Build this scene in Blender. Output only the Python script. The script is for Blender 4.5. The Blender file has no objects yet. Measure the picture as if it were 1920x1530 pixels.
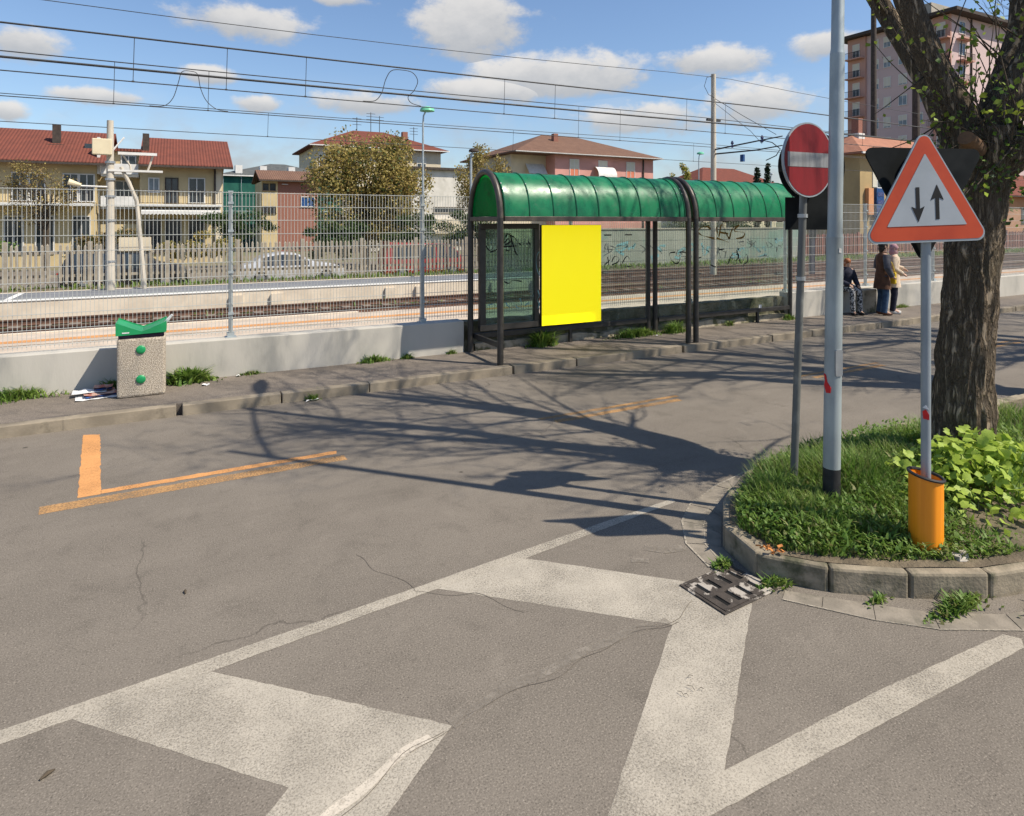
import bpy, math, random
import numpy as np
from mathutils import Vector, Matrix, noise as mnoise
random.seed(11)
RNG = np.random.default_rng(5)
sc = bpy.context.scene
COL = sc.collection
rad = math.radians

# ------------------------------------------------------------------ camera
# world frame: x runs along the street, y across it towards the railway, metres
cam = bpy.data.cameras.new('camera')
cam.sensor_width = 36.0
cam.lens = 22.5
cam.shift_y = -0.1823
cam.clip_start = 0.05
cam.clip_end = 5000
co = bpy.data.objects.new('camera', cam)
co.location = (0, 0, 2.4)
co.rotation_euler = (rad(90), 0, rad(-27.66))
COL.objects.link(co)
sc.camera = co

# ------------------------------------------------------------------ light
SUN_EL = rad(51.3)
SUN_BEARING = rad(135.7)          # from +y towards +x
world = bpy.data.worlds.new('World')
sc.world = world
world.use_nodes = True
NT = world.node_tree
NT.nodes.clear()


def wn(kind, **kw):
    n = NT.nodes.new(kind)
    for k, v in kw.items():
        setattr(n, k, v)
    return n


def wlink(a, b):
    NT.links.new(a, b)


def wmath(op, a, b=None, c=None, clamp=False):
    n = wn('ShaderNodeMath', operation=op, use_clamp=clamp)
    for i, x in enumerate((a, b, c)):
        if x is None:
            continue
        if isinstance(x, (int, float)):
            n.inputs[i].default_value = x
        else:
            wlink(x, n.inputs[i])
    return n.outputs[0]


sky = wn('ShaderNodeTexSky', sky_type='NISHITA')
sky.sun_disc = False
sky.sun_elevation = SUN_EL
sky.sun_rotation = SUN_BEARING
sky.altitude = 120
sky.air_density = 1.15
sky.dust_density = 0.6
sky.ozone_density = 3.2
tc = wn('ShaderNodeTexCoord')
sep = wn('ShaderNodeSeparateXYZ')
wlink(tc.outputs['Generated'], sep.inputs[0])
AZ = wmath('MULTIPLY', wmath('ARCTAN2', sep.outputs[0], sep.outputs[1]), 57.2958)
EL = wmath('MULTIPLY', wmath('ARCSINE', sep.outputs[2]), 57.2958)
cmb = wn('ShaderNodeCombineXYZ')
wlink(AZ, cmb.inputs[0])
wlink(wmath('MULTIPLY', EL, 1.6), cmb.inputs[1])


def wnoise(scale, detail, rough, z):
    m = wn('ShaderNodeVectorMath', operation='ADD')
    wlink(cmb.outputs[0], m.inputs[0])
    m.inputs[1].default_value = (z * 3.1, z * 7.7, z)
    n = wn('ShaderNodeTexNoise')
    n.inputs['Scale'].default_value = scale
    n.inputs['Detail'].default_value = detail
    n.inputs['Roughness'].default_value = rough
    wlink(m.outputs[0], n.inputs['Vector'])
    return n.outputs['Fac']


n1 = wnoise(0.16, 8, 0.62, 3)
n2 = wnoise(0.42, 7, 0.65, 11)
wob = wmath('ADD', wmath('MULTIPLY', wmath('SUBTRACT', n1, 0.5), 1.9),
            wmath('MULTIPLY', wmath('SUBTRACT', n2, 0.5), 1.1))
# the cumulus clouds seen that day: bearing, elevation, half width, half height (degrees)
CLOUDS = [(-9.7, 12.6, 2.6, 1.3), (4.6, 16.1, 5.1, 1.7), (24.3, 17.6, 5.4, 3.4), (32.5, 12.9, 8.6, 2.0), (25.0, 11.6, 6.0, 1.1),
          (44.4, 13.5, 4.8, 1.2), (54.2, 14.0, 3.2, 1.2), (2.4, 11.7, 2.1, 0.8), (-4.9, 9.3, 3.2, 0.7),
          (6.1, 9.7, 2.0, 0.7), (48.4, 9.7, 4.2, 1.9), (15.0, 10.2, 5.9, 1.0), (39.0, 8.9, 6.9, 1.7),
          (-10.7, 7.7, 1.4, 0.8), (12.7, 18.5, 2.7, 0.6), (64.0, 11.0, 5.0, 2.0), (-22.0, 14.0, 6.0, 2.2),
          (85.0, 16.0, 8.0, 2.6), (-55.0, 14.0, 9.0, 2.8), (20.0, 33.0, 8.0, 3.5), (130.0, 16.0, 10.0, 3.0), (-120.0, 17.0, 10.0, 3.0)]
D = None
Hh = None
for a0, e0, wa, we in CLOUDS:
    da = wmath('DIVIDE', wmath('SUBTRACT', AZ, a0), wa)
    dy = wmath('DIVIDE', wmath('SUBTRACT', EL, e0), we)
    dd = wmath('SUBTRACT', 1.0, wmath('SQRT', wmath('ADD', wmath('MULTIPLY', da, da), wmath('MULTIPLY', dy, dy))))
    if D is None:
        D, Hh = dd, dy
    else:
        g = wmath('GREATER_THAN', dd, D)
        Hh = wmath('ADD', wmath('MULTIPLY', g, dy), wmath('MULTIPLY', wmath('SUBTRACT', 1.0, g), Hh))
        D = wmath('MAXIMUM', D, dd)
mr = wn('ShaderNodeMapRange', interpolation_type='SMOOTHSTEP')
wlink(wmath('ADD', D, wob), mr.inputs[0])
mr.inputs[1].default_value = -0.18
mr.inputs[2].default_value = 0.42
mr.inputs[3].default_value = 0.0
mr.inputs[4].default_value = 0.93
# thin low cloud towards the horizon, all the way round
n3 = wnoise(0.11, 6, 0.6, 23)
lowm = wn('ShaderNodeMapRange', interpolation_type='SMOOTHSTEP')
wlink(n3, lowm.inputs[0])
lowm.inputs[1].default_value = 0.42
lowm.inputs[2].default_value = 0.68
lowe = wn('ShaderNodeMapRange', interpolation_type='SMOOTHSTEP')
wlink(EL, lowe.inputs[0])
lowe.inputs[1].default_value = 13.0
lowe.inputs[2].default_value = 4.0
low = wmath('MULTIPLY', wmath('MULTIPLY', lowm.outputs[0], lowe.outputs[0]), 0.75)
alpha = wmath('MAXIMUM', mr.outputs[0], low)
ramp = wn('ShaderNodeMapRange', interpolation_type='SMOOTHSTEP')
wlink(wmath('ADD', Hh, wmath('MULTIPLY', wob, 0.9)), ramp.inputs[0])
ramp.inputs[1].default_value = -0.9
ramp.inputs[2].default_value = 0.9
ccol = wn('ShaderNodeMixRGB')
wlink(ramp.outputs[0], ccol.inputs[0])
ccol.inputs[1].default_value = (3.5, 3.6, 3.75, 1)
ccol.inputs[2].default_value = (5.9, 5.7, 5.45, 1)
tint = wn('ShaderNodeMixRGB', blend_type='MULTIPLY')
tint.inputs[0].default_value = 1.0
wlink(sky.outputs[0], tint.inputs[1])
tint.inputs[2].default_value = (0.95, 0.98, 1.05, 1)
mixc = wn('ShaderNodeMixRGB')
wlink(alpha, mixc.inputs[0])
wlink(tint.outputs[0], mixc.inputs[1])
wlink(ccol.outputs[0], mixc.inputs[2])
bg = wn('ShaderNodeBackground')
bg.inputs[1].default_value = 0.1
wlink(mixc.outputs[0], bg.inputs[0])
wo = wn('ShaderNodeOutputWorld')
wlink(bg.outputs[0], wo.inputs[0])

world.cycles.sampling_method = 'MANUAL'
world.cycles.sample_map_resolution = 256

sun = bpy.data.lights.new('sun', 'SUN')
sun.energy = 4.8
sun.angle = rad(0.53)
sun.color = (1.0, 0.91, 0.77)
so = bpy.data.objects.new('sun', sun)
sd = Vector((math.sin(SUN_BEARING) * math.cos(SUN_EL), math.cos(SUN_BEARING) * math.cos(SUN_EL), math.sin(SUN_EL)))
so.rotation_euler = (-sd).to_track_quat('-Z', 'Y').to_euler()
so.location = (20, -20, 40)
COL.objects.link(so)

sc.cycles.max_bounces = 6
sc.cycles.diffuse_bounces = 3
sc.cycles.glossy_bounces = 3
sc.cycles.transmission_bounces = 4
sc.cycles.transparent_max_bounces = 12

vs = sc.view_settings
vs.view_transform = 'Standard'
vs.look = 'None'
vs.exposure = 0.5
vs.gamma = 1.0
vs.use_curve_mapping = False

# ------------------------------------------------------------------ materials
MATS = {}


class NG:
    def __init__(self, name):
        self.m = bpy.data.materials.new(name)
        self.m.use_nodes = True
        self.t = self.m.node_tree
        self.t.nodes.clear()
        self.out = self.t.nodes.new('ShaderNodeOutputMaterial')
        MATS[name] = self.m

    def n(self, kind, **kw):
        nd = self.t.nodes.new(kind)
        for k, v in kw.items():
            setattr(nd, k, v)
        return nd

    def l(self, a, b):
        self.t.links.new(a, b)

    def set(self, sock, v):
        if isinstance(v, (int, float, tuple, list)):
            if isinstance(v, (tuple, list)) and len(v) == 3 and sock.type == 'RGBA':
                v = (*v, 1)
            sock.default_value = v
        else:
            self.l(v, sock)

    def coord(self, scale=(1, 1, 1), kind='Object'):
        tcn = self.n('ShaderNodeTexCoord')
        mp = self.n('ShaderNodeMapping')
        mp.inputs['Scale'].default_value = scale
        self.l(tcn.outputs[kind], mp.inputs[0])
        return mp.outputs[0]

    def noise(self, vec, scale, detail=5, rough=.55, dist=0.0):
        nd = self.n('ShaderNodeTexNoise')
        nd.inputs['Scale'].default_value = scale
        nd.inputs['Detail'].default_value = detail
        nd.inputs['Roughness'].default_value = rough
        nd.inputs['Distortion'].default_value = dist
        self.l(vec, nd.inputs['Vector'])
        return nd.outputs['Fac']

    def rng(self, v, a, b, c=0., d=1., smooth=True):
        nd = self.n('ShaderNodeMapRange', interpolation_type='SMOOTHSTEP' if smooth else 'LINEAR')
        self.set(nd.inputs[0], v)
        for i, x in enumerate((a, b, c, d)):
            nd.inputs[i + 1].default_value = x
        return nd.outputs[0]

    def math(self, op, a, b=0.):
        nd = self.n('ShaderNodeMath', operation=op)
        self.set(nd.inputs[0], a)
        self.set(nd.inputs[1], b)
        return nd.outputs[0]

    def mix(self, f, a, b, mode='MIX'):
        nd = self.n('ShaderNodeMixRGB', blend_type=mode)
        self.set(nd.inputs[0], f)
        self.set(nd.inputs[1], a)
        self.set(nd.inputs[2], b)
        return nd.outputs[0]

    def bump(self, h, strength=.3, dist=.02):
        nd = self.n('ShaderNodeBump')
        nd.inputs['Strength'].default_value = strength
        nd.inputs['Distance'].default_value = dist
        self.l(h, nd.inputs['Height'])
        return nd.outputs[0]

    def bsdf(self, col, rough=.8, metal=0., spec=.3, normal=None, **kw):
        b = self.n('ShaderNodeBsdfPrincipled')
        self.set(b.inputs['Base Color'], col)
        self.set(b.inputs['Roughness'], rough)
        self.set(b.inputs['Metallic'], metal)
        self.set(b.inputs['Specular IOR Level'], spec)
        for k, v in kw.items():
            self.set(b.inputs[k], v)
        if normal is not None:
            self.l(normal, b.inputs['Normal'])
        return b.outputs[0]

    def done(self, sh):
        self.l(sh, self.out.inputs[0])
        return self.m


def pm(name, c1, c2=None, scale=4., rough=.8, bump=.0, bscale=None, bdist=.01, metal=0., spec=.3, stretch=(1, 1, 1),
       grime=None, gscale=.8, gthr=(.5, .7), lo=.35, hi=.65, detail=6):
    """a plain procedural surface: two tones mixed by noise, optional grime patches and relief"""
    g = NG(name)
    v = g.coord(stretch)
    if c2 is None:
        c2 = tuple(x * .82 for x in c1)
    f = g.rng(g.noise(v, scale, detail), lo, hi)
    col = g.mix(f, c1, c2)
    if grime:
        gf = g.rng(g.noise(v, gscale, 7, .65), *gthr)
        col = g.mix(gf, col, grime)
    nrm = None
    if bump:
        nrm = g.bump(g.noise(v, bscale or scale * 6, 5), bump, bdist)
    g.done(g.bsdf(col, rough, metal, spec, nrm))
    return g.m


def asphalt(name, ca, cb, dark=1.0, cracks=True, streak=True):
    g = NG(name)
    v = g.coord()
    big = g.rng(g.noise(v, .45, 5, .6), .3, .7)
    col = g.mix(big, ca, cb)
    if streak:
        vs_ = g.coord((.10, 1.6, 1))
        st = g.rng(g.noise(vs_, 1.3, 5, .6), .35, .75)
        col = g.mix(g.math('MULTIPLY', st, .35), col, tuple(x * 1.16 for x in cb))
        vd = g.coord((.06, 2.6, 1))
        st2 = g.rng(g.noise(vd, 1.7, 3, .5), .60, .72)
        col = g.mix(g.math('MULTIPLY', st2, .22), col, tuple(x * .7 for x in ca))
    mid = g.noise(v, 2.7, 7, .68, .4)
    col = g.mix(g.math('MULTIPLY', g.rng(mid, .50, .72), .45), col, tuple(x * .66 for x in ca))
    col = g.mix(g.math('MULTIPLY', g.rng(mid, .46, .28), .35), col, tuple(x * 1.25 for x in cb))
    sp = g.noise(v, 105, 3, .75)
    col = g.mix(g.rng(sp, .52, .72), col, tuple(x * 1.7 for x in cb))
    col = g.mix(g.rng(sp, .47, .28), col, tuple(x * .36 for x in ca))
    sp2 = g.noise(v, 24, 4, .7)
    col = g.mix(g.math('MULTIPLY', g.rng(sp2, .52, .72), .35), col, tuple(x * .6 for x in ca))
    # small tar spots and droppings
    vo = g.n('ShaderNodeTexVoronoi')
    vo.inputs['Scale'].default_value = 1.1
    g.l(v, vo.inputs['Vector'])
    spot = g.rng(vo.outputs['Distance'], .035, .02)
    col = g.mix(g.math('MULTIPLY', spot, .8), col, tuple(x * .35 for x in ca))
    h = sp
    if cracks:
        wv = g.n('ShaderNodeVectorMath', operation='ADD')
        nn = g.n('ShaderNodeTexNoise')
        nn.inputs['Scale'].default_value = 2.2
        nn.inputs['Detail'].default_value = 6
        g.l(v, nn.inputs['Vector'])
        sc2 = g.n('ShaderNodeVectorMath', operation='SCALE')
        g.l(nn.outputs['Color'], sc2.inputs[0])
        sc2.inputs['Scale'].default_value = .5
        g.l(v, wv.inputs[0])
        g.l(sc2.outputs[0], wv.inputs[1])
        ve = g.n('ShaderNodeTexVoronoi', feature='DISTANCE_TO_EDGE')
        ve.inputs['Scale'].default_value = .42
        g.l(wv.outputs[0], ve.inputs['Vector'])
        ck = g.rng(ve.outputs['Distance'], .0045, .0012)
        msk = g.rng(g.noise(v, .35, 2), .50, .58)
        ck = g.math('MULTIPLY', ck, msk)
        col = g.mix(g.math('MULTIPLY', ck, .4), col, tuple(x * .25 for x in ca))
    g.done(g.bsdf(col, .92, 0, .2, g.bump(h, .45, .006)))
    return g.m


def paint(name, c, wear=.47, soft=.06, fine=38., tone=.85):
    """worn road paint: chips of the sheet are missing so the asphalt below shows"""
    g = NG(name)
    v = g.coord()
    a = g.noise(v, fine, 5, .7)
    b = g.noise(v, 1.6, 4, .6)
    w = g.math('ADD', g.math('MULTIPLY', a, .6), g.math('MULTIPLY', b, .4))
    m = g.rng(w, wear - soft, wear + soft)
    col = g.mix(g.rng(g.noise(v, 5, 5, .65), .35, .7), c, tuple(x * tone for x in c))
    col = g.mix(g.rng(g.noise(v, 120, 2, .7), .50, .72), col, tuple(x * .52 for x in c))
    sh = g.bsdf(col, .75, 0, .25, g.bump(a, .3, .004))
    tr = g.n('ShaderNodeBsdfTransparent')
    mx = g.n('ShaderNodeMixShader')
    g.l(m, mx.inputs[0])
    g.l(tr.outputs[0], mx.inputs[1])
    g.l(sh, mx.inputs[2])
    g.done(mx.outputs[0])
    return g.m


asphalt('asphalt', (.141, .123, .102), (.176, .154, .128))
asphalt('pavement_asphalt', (.150, .128, .106), (.19, .162, .135), cracks=True, streak=False)
paint('white_paint', (.41, .37, .305), .42, .16, 95)
paint('white_paint_line', (.40, .36, .295), .415, .16, 95)
paint('pale_seam', (.52, .465, .385), .42, .12, 20)
paint('mortar_worn', (.40, .355, .285), .47, .14, 45)
paint('orange_paint', (.62, .30, .11), .40, .12, 60)
paint('orange_paint_worn', (.50, .285, .12), .47, .14, 60)
paint('tar_film', (.27, .238, .198), .53, .20, 14)
pm('earth', (.17, .135, .09), (.10, .08, .055), 6, .95, .6, 40, .03, grime=(.06, .08, .03))
pm('far_ground', (.13, .14, .07), (.17, .15, .10), .2, .95, .3, 3)
pm('kerb_stone', (.285, .24, .178), (.20, .168, .125), 3.5, .9, .5, 60, .006, grime=(.10, .085, .06), gscale=2.2, gthr=(.50, .68))
pm('island_kerb', (.30, .252, .182), (.19, .162, .118), 5, .92, .6, 45, .008, grime=(.075, .075, .045), gscale=2.6, gthr=(.5, .66))
pm('gutter_concrete', (.25, .218, .175), (.185, .162, .13), 7, .92, .5, 60, .006, grime=(.12, .11, .085), gscale=3)
pm('mortar', (.42, .37, .30), (.28, .25, .20), 9, .9, .4, 70, .004)
pm('cast_concrete', (.47, .445, .395), (.40, .38, .335), 1.3, .85, .25, 40, .006, grime=(.27, .265, .24), gscale=1.3, gthr=(.52, .76), stretch=(1, 1, .3))
pm('mossy_concrete', (.17, .145, .10), (.085, .082, .045), 4, .95, .9, 22, .03, grime=(.28, .25, .19), gscale=3.2, gthr=(.56, .66))
pm('old_plinth', (.44, .38, .285), (.27, .23, .17), 4, .95, .8, 26, .02, grime=(.10, .10, .05), gscale=2, gthr=(.5, .62))
pm('aggregate', (.52, .455, .365), (.27, .225, .175), 75, .9, .9, 80, .012, detail=2, lo=.40, hi=.62)
pm('dark_metal', (.028, .025, .022), (.042, .038, .034), 9, .42, .15, 60, .003, .0, .5)
pm('bronze_metal', (.085, .07, .055), (.055, .047, .04), 7, .45, .15, 60, .003, .2, .5)
pm('galvanised', (.42, .44, .45), (.33, .35, .37), 9, .42, .08, 60, .003, .65, .5, stretch=(1, 1, .5))
pm('fence_metal', (.40, .44, .45), (.33, .37, .38), 6, .45, 0, metal=.35, spec=.5)
pm('fence_wire', (.50, .51, .48), (.42, .43, .41), 6, .5, 0, metal=.2, spec=.5)
pm('lamp_pole', (.36, .41, .42), (.27, .31, .325), 5, .5, .12, 50, .003, .35, .4, stretch=(1, 1, .35), grime=(.47, .50, .50), gscale=3.5, gthr=(.55, .75))
pm('sign_pole', (.30, .34, .37), (.23, .265, .29), 6, .5, .1, 60, .003, .3, .4, stretch=(1, 1, .4))
pm('old_pole', (.13, .135, .13), (.22, .225, .215), 9, .6, .2, 50, .004, .3, .4, stretch=(1, 1, .4), lo=.5, hi=.7)
pm('black_paint', (.018, .018, .02), (.03, .03, .032), 12, .6, .2, 60, .003)
pm('sign_back', (.007, .009, .010), (.013, .015, .016), 6, .8, spec=.12)
pm('sign_rim', (.33, .37, .40), (.28, .32, .345), 9, .5, metal=.3)
pm('sign_white', (.33, .36, .39), (.29, .32, .345), 3, .5, grime=(.28, .31, .33), gscale=6, gthr=(.6, .8))
pm('sign_orange_red', (.47, .066, .024), (.39, .05, .02), 4, .5)
pm('sign_red', (.20, .010, .014), (.16, .009, .012), 4, .5, stretch=(6, 6, .6))
pm('sign_bar', (.25, .255, .26), (.19, .195, .20), 7, .5, stretch=(5, 5, .7))
pm('sign_black', (.006, .006, .007), (.012, .012, .012), 6, .6)
pm('orange_plastic', (.85, .29, .012), (.78, .25, .010), 3, .38, spec=.5, stretch=(14, 14, .3))
pm('sticker_red', (.62, .02, .02), (.5, .015, .02), 20, .5)
pm('sticker_white', (.7, .7, .7), (.5, .5, .5), 20, .5)
pm('bin_green', (.01, .29, .095), (.008, .22, .075), 4, .4, spec=.5)
pm('bag_purple', (.05, .03, .06), (.025, .015, .03), 8, .4)
pm('paper', (.72, .71, .69), (.6, .6, .6), 12, .8)
pm('print_red', (.42, .13, .09), (.55, .38, .30), 14, .7, detail=2)
pm('print_blue', (.03, .10, .32), (.08, .05, .05), 14, .7, detail=2)
pm('yellow_poster', (.9, .74, .004), (.9, .74, .004), 1, .4)
pm('platform_paving', (.50, .42, .335), (.41, .34, .27), 1.6, .9, .3, 30, .008, grime=(.36, .31, .25), gscale=.7, gthr=(.55, .8))
pm('platform_asphalt', (.19, .195, .205), (.155, .16, .168), 2, .92, .3, 60, .005)
pm('platform_edge', (.66, .575, .46), (.56, .48, .38), 2.4, .85, .3, 40, .006, grime=(.30, .24, .17), gscale=1.5, gthr=(.62, .85))
pm('white_edge', (.72, .71, .68), (.62, .61, .58), 5, .8)
pm('ballast', (.24, .185, .135), (.12, .09, .068), 16, .95, 1.0, 18, .06, grime=(.11, .12, .045), gscale=.6, gthr=(.5, .66))
pm('rail_rust', (.13, .068, .045), (.08, .045, .033), 12, .7, .3, 60, .004)
pm('sleeper', (.24, .20, .16), (.15, .12, .095), 8, .95, .5, 40, .01)
pm('picket_concrete', (.36, .315, .245), (.27, .235, .185), 4, .9, .4, 50, .005, grime=(.2, .165, .12), gscale=2.2, gthr=(.54, .74))
pm('pole_concrete', (.52, .47, .39), (.42, .385, .32), 3, .9, .25, 40, .005, stretch=(1, 1, .4))
pm('cream_box', (.66, .58, .40), (.60, .52, .36), 3, .7)
pm('wire_dark', (.035, .036, .038), (.05, .05, .05), 3, .6)
pm('insulator', (.08, .10, .25), (.03, .04, .10), 8, .4)
pm('lamp_green', (.18, .55, .36), (.14, .48, .30), 5, .4)
pm('glass_dark', (.035, .045, .055), (.02, .027, .035), 1.2, .12, spec=.6)
pm('glass_pale', (.20, .24, .27), (.12, .15, .17), 1.2, .15, spec=.6)
pm('shutter_pale', (.60, .57, .47), (.54, .51, .42), 3, .8, .4, 60, .01, stretch=(.05, .05, 9))
pm('shutter_orange', (.60, .20, .12), (.52, .17, .10), 3, .8, stretch=(.05, .05, 9))
pm('render_yellow', (.55, .44, .25), (.48, .385, .22), .7, .92, .15, 20, .01, grime=(.46, .36, .20), gscale=.35, gthr=(.55, .8))
pm('render_cream', (.62, .54, .40), (.54, .47, .35), .8, .92, .15, 20, .01)
pm('render_grey', (.40, .36, .30), (.33, .30, .25), .8, .92)
pm('render_tan', (.42, .31, .155), (.36, .265, .135), .7, .92, .15, 20, .01, grime=(.30, .225, .13), gscale=.4, gthr=(.5, .8))
pm('render_pink', (.58, .295, .25), (.51, .26, .22), .7, .92, .15, 20, .01)
pm('tower_pink', (.55, .42, .40), (.50, .385, .37), .12, .92, .1, 8, .01, grime=(.44, .335, .32), gscale=.08, gthr=(.5, .75))
pm('tower_salmon', (.50, .29, .23), (.44, .255, .20), .3, .92)
pm('render_white', (.62, .59, .53), (.50, .475, .42), .9, .92, .15, 20, .01, grime=(.30, .28, .24), gscale=.5, gthr=(.55, .75))
pm('render_orange', (.47, .24, .12), (.41, .21, .105), .7, .92)
pm('brick_wall', (.30, .135, .095), (.23, .105, .08), 7, .92, .3, 20, .01, stretch=(1, 1, 3))
pm('white_trim', (.66, .65, .62), (.58, .57, .54), 3, .8)
pm('dark_trim', (.045, .035, .03), (.07, .055, .045), 5, .8)
pm('scaffold_net', (.022, .12, .088), (.014, .085, .068), 1.1, .9, stretch=(1, 1, .5))
pm('slate', (.10, .105, .10), (.07, .075, .075), 3, .8)
pm('car_black', (.012, .012, .014), (.018, .018, .02), 3, .22, spec=.6)
pm('car_silver', (.62, .63, .64), (.55, .56, .57), 3, .25, metal=.3, spec=.6)
pm('car_red', (.27, .028, .022), (.23, .025, .02), 3, .28, spec=.6)
pm('rubber', (.015, .015, .015), (.025, .025, .025), 20, .85)
pm('headlight', (.75, .76, .76), (.6, .6, .6), 4, .15, spec=.6)
pm('tail_light', (.5, .01, .01), (.4, .01, .01), 4, .2, spec=.6)
pm('twig_bark', (.085, .066, .046), (.045, .036, .026), 18, .95)
pm('cut_wood', (.15, .085, .045), (.09, .055, .032), 12, .9, .4, 40, .01)
pm('skin', (.52, .33, .24), (.47, .29, .21), 12, .6)
pm('hair_dark', (.014, .011, .01), (.03, .022, .018), 30, .6)
pm('hair_ginger', (.34, .12, .045), (.24, .08, .03), 30, .6)
pm('coat_brown', (.115, .058, .034), (.08, .04, .025), 9, .95, .4, 60, .01)
pm('coat_grey', (.10, .10, .115), (.07, .07, .085), 9, .95, .4, 60, .01)
pm('coat_beige', (.62, .50, .38), (.52, .42, .32), 9, .9, .4, 60, .01)
pm('jeans', (.055, .10, .17), (.035, .065, .12), 14, .95, .3, 80, .01)
pm('navy_cloth', (.018, .02, .035), (.03, .032, .05), 12, .95)
pm('patterned_cloth', (.42, .42, .42), (.03, .03, .035), 22, .95, detail=1, lo=.46, hi=.54)
pm('headscarf', (.45, .27, .28), (.36, .20, .23), 12, .9)
pm('boot_brown', (.10, .042, .022), (.07, .03, .016), 12, .6)
pm('bag_yellow', (.75, .52, .03), (.65, .45, .03), 12, .6)
pm('board_blue', (.012, .05, .17), (.02, .08, .22), 6, .5, detail=1)
pm('box_orange', (.62, .30, .14), (.55, .26, .12), 4, .7)
pm('graffiti_brown', (.34, .20, .045), (.27, .16, .04), 9, .7)
pm('graffiti_black', (.012, .016, .018), (.02, .024, .026), 9, .7)
pm('graffiti_teal', (.20, .38, .40), (.14, .29, .31), 9, .7)
pm('graffiti_white', (.6, .62, .62), (.5, .52, .52), 9, .7)
pm('mural_wall', (.33, .33, .28), (.25, .265, .22), .45, .92, .3, 20, .01, grime=(.20, .28, .235), gscale=.28, gthr=(.5, .6))
pm('cracked_iron', (.075, .062, .052), (.045, .038, .033), 14, .75, .5, 60, .006, .3, grime=(.40, .36, .31), gscale=7, gthr=(.52, .58))
pm('slot_shade_black', (.004, .004, .004), (.006, .006, .006), 5, .9)
pm('white_stone', (.42, .385, .33), (.28, .255, .21), 9, .9, .5, 30, .01)


def bark_material(name):
    g = NG(name)
    v = g.coord((1, 1, .16))
    w = g.n('ShaderNodeTexNoise')
    w.inputs['Scale'].default_value = 5
    w.inputs['Detail'].default_value = 4
    g.l(g.coord((1, 1, .6)), w.inputs['Vector'])
    sc_ = g.n('ShaderNodeVectorMath', operation='SCALE')
    g.l(w.outputs['Color'], sc_.inputs[0])
    sc_.inputs['Scale'].default_value = .10
    ad = g.n('ShaderNodeVectorMath', operation='ADD')
    g.l(v, ad.inputs[0])
    g.l(sc_.outputs[0], ad.inputs[1])
    n_ = g.noise(ad.outputs[0], 17, 5, .6)
    rdg = g.math('MULTIPLY', g.math('ABSOLUTE', g.math('SUBTRACT', n_, .5)), 5.0)
    f = g.rng(rdg, .06, .75)
    col = g.mix(f, (.085, .066, .047), (.34, .265, .185))
    col = g.mix(g.math('MULTIPLY', g.rng(g.noise(v, 40, 3, .7), .5, .8), .6), col, (.38, .32, .24))
    col = g.mix(g.math('MULTIPLY', g.rng(g.noise(g.coord(), 1.3, 4, .6), .5, .75), .5), col, (.05, .055, .025))
    g.done(g.bsdf(col, .95, 0, .15, g.bump(f, 1.0, .045)))


bark_material('bark')


def roof_tiles(name, a, b):
    g = NG(name)
    v = g.coord((1, 1, 1))
    w = g.n('ShaderNodeTexWave', wave_type='BANDS', bands_direction='X')
    w.inputs['Scale'].default_value = 1.6
    w.inputs['Distortion'].default_value = .25
    g.l(v, w.inputs['Vector'])
    c = g.mix(g.rng(g.noise(v, 1.2, 7, .7), .3, .7), a, b)
    c = g.mix(g.math('MULTIPLY', g.rng(g.noise(v, 9, 3, .7), .5, .75), .6), c, tuple(x * .55 for x in b))
    c = g.mix(g.math('MULTIPLY', w.outputs['Fac'], .3), c, tuple(x * .55 for x in b))
    g.done(g.bsdf(c, .9, 0, .2, g.bump(w.outputs['Fac'], .6, .06)))


roof_tiles('tile_red', (.195, .062, .042), (.145, .05, .036))
roof_tiles('tile_brown', (.20, .115, .078), (.15, .085, .06))
roof_tiles('tile_orange', (.42, .20, .13), (.32, .15, .10))


def glass(name, tint_, rough=.03, amount=.10, dirt=(.35, .38, .36), dirt_amt=.25):
    g = NG(name)
    v = g.coord()
    tr = g.n('ShaderNodeBsdfTransparent')
    tr.inputs[0].default_value = (*tint_, 1)
    df = g.bsdf(dirt, .9, 0, .2)
    f = g.rng(g.noise(v, 1.8, 6, .65, .6), .40, .75, .15 * dirt_amt, dirt_amt)
    m1 = g.n('ShaderNodeMixShader')
    g.l(f, m1.inputs[0])
    g.l(tr.outputs[0], m1.inputs[1])
    g.l(df, m1.inputs[2])
    gl = g.n('ShaderNodeBsdfGlossy')
    gl.inputs['Roughness'].default_value = rough
    lw = g.n('ShaderNodeLayerWeight')
    lw.inputs['Blend'].default_value = .5
    fr = g.math('ADD', g.math('MULTIPLY', g.math('POWER', lw.outputs['Facing'], 5.), .7), .03)
    m2 = g.n('ShaderNodeMixShader')
    g.l(fr, m2.inputs[0])
    g.l(m1.outputs[0], m2.inputs[1])
    g.l(gl.outputs[0], m2.inputs[2])
    g.done(m2.outputs[0])


glass('shelter_glass', (.92, .96, .935), .04, dirt_amt=.09)
glass('case_glass', (.46, .62, .55), .06, dirt=(.30, .37, .34), dirt_amt=.55)


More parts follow.
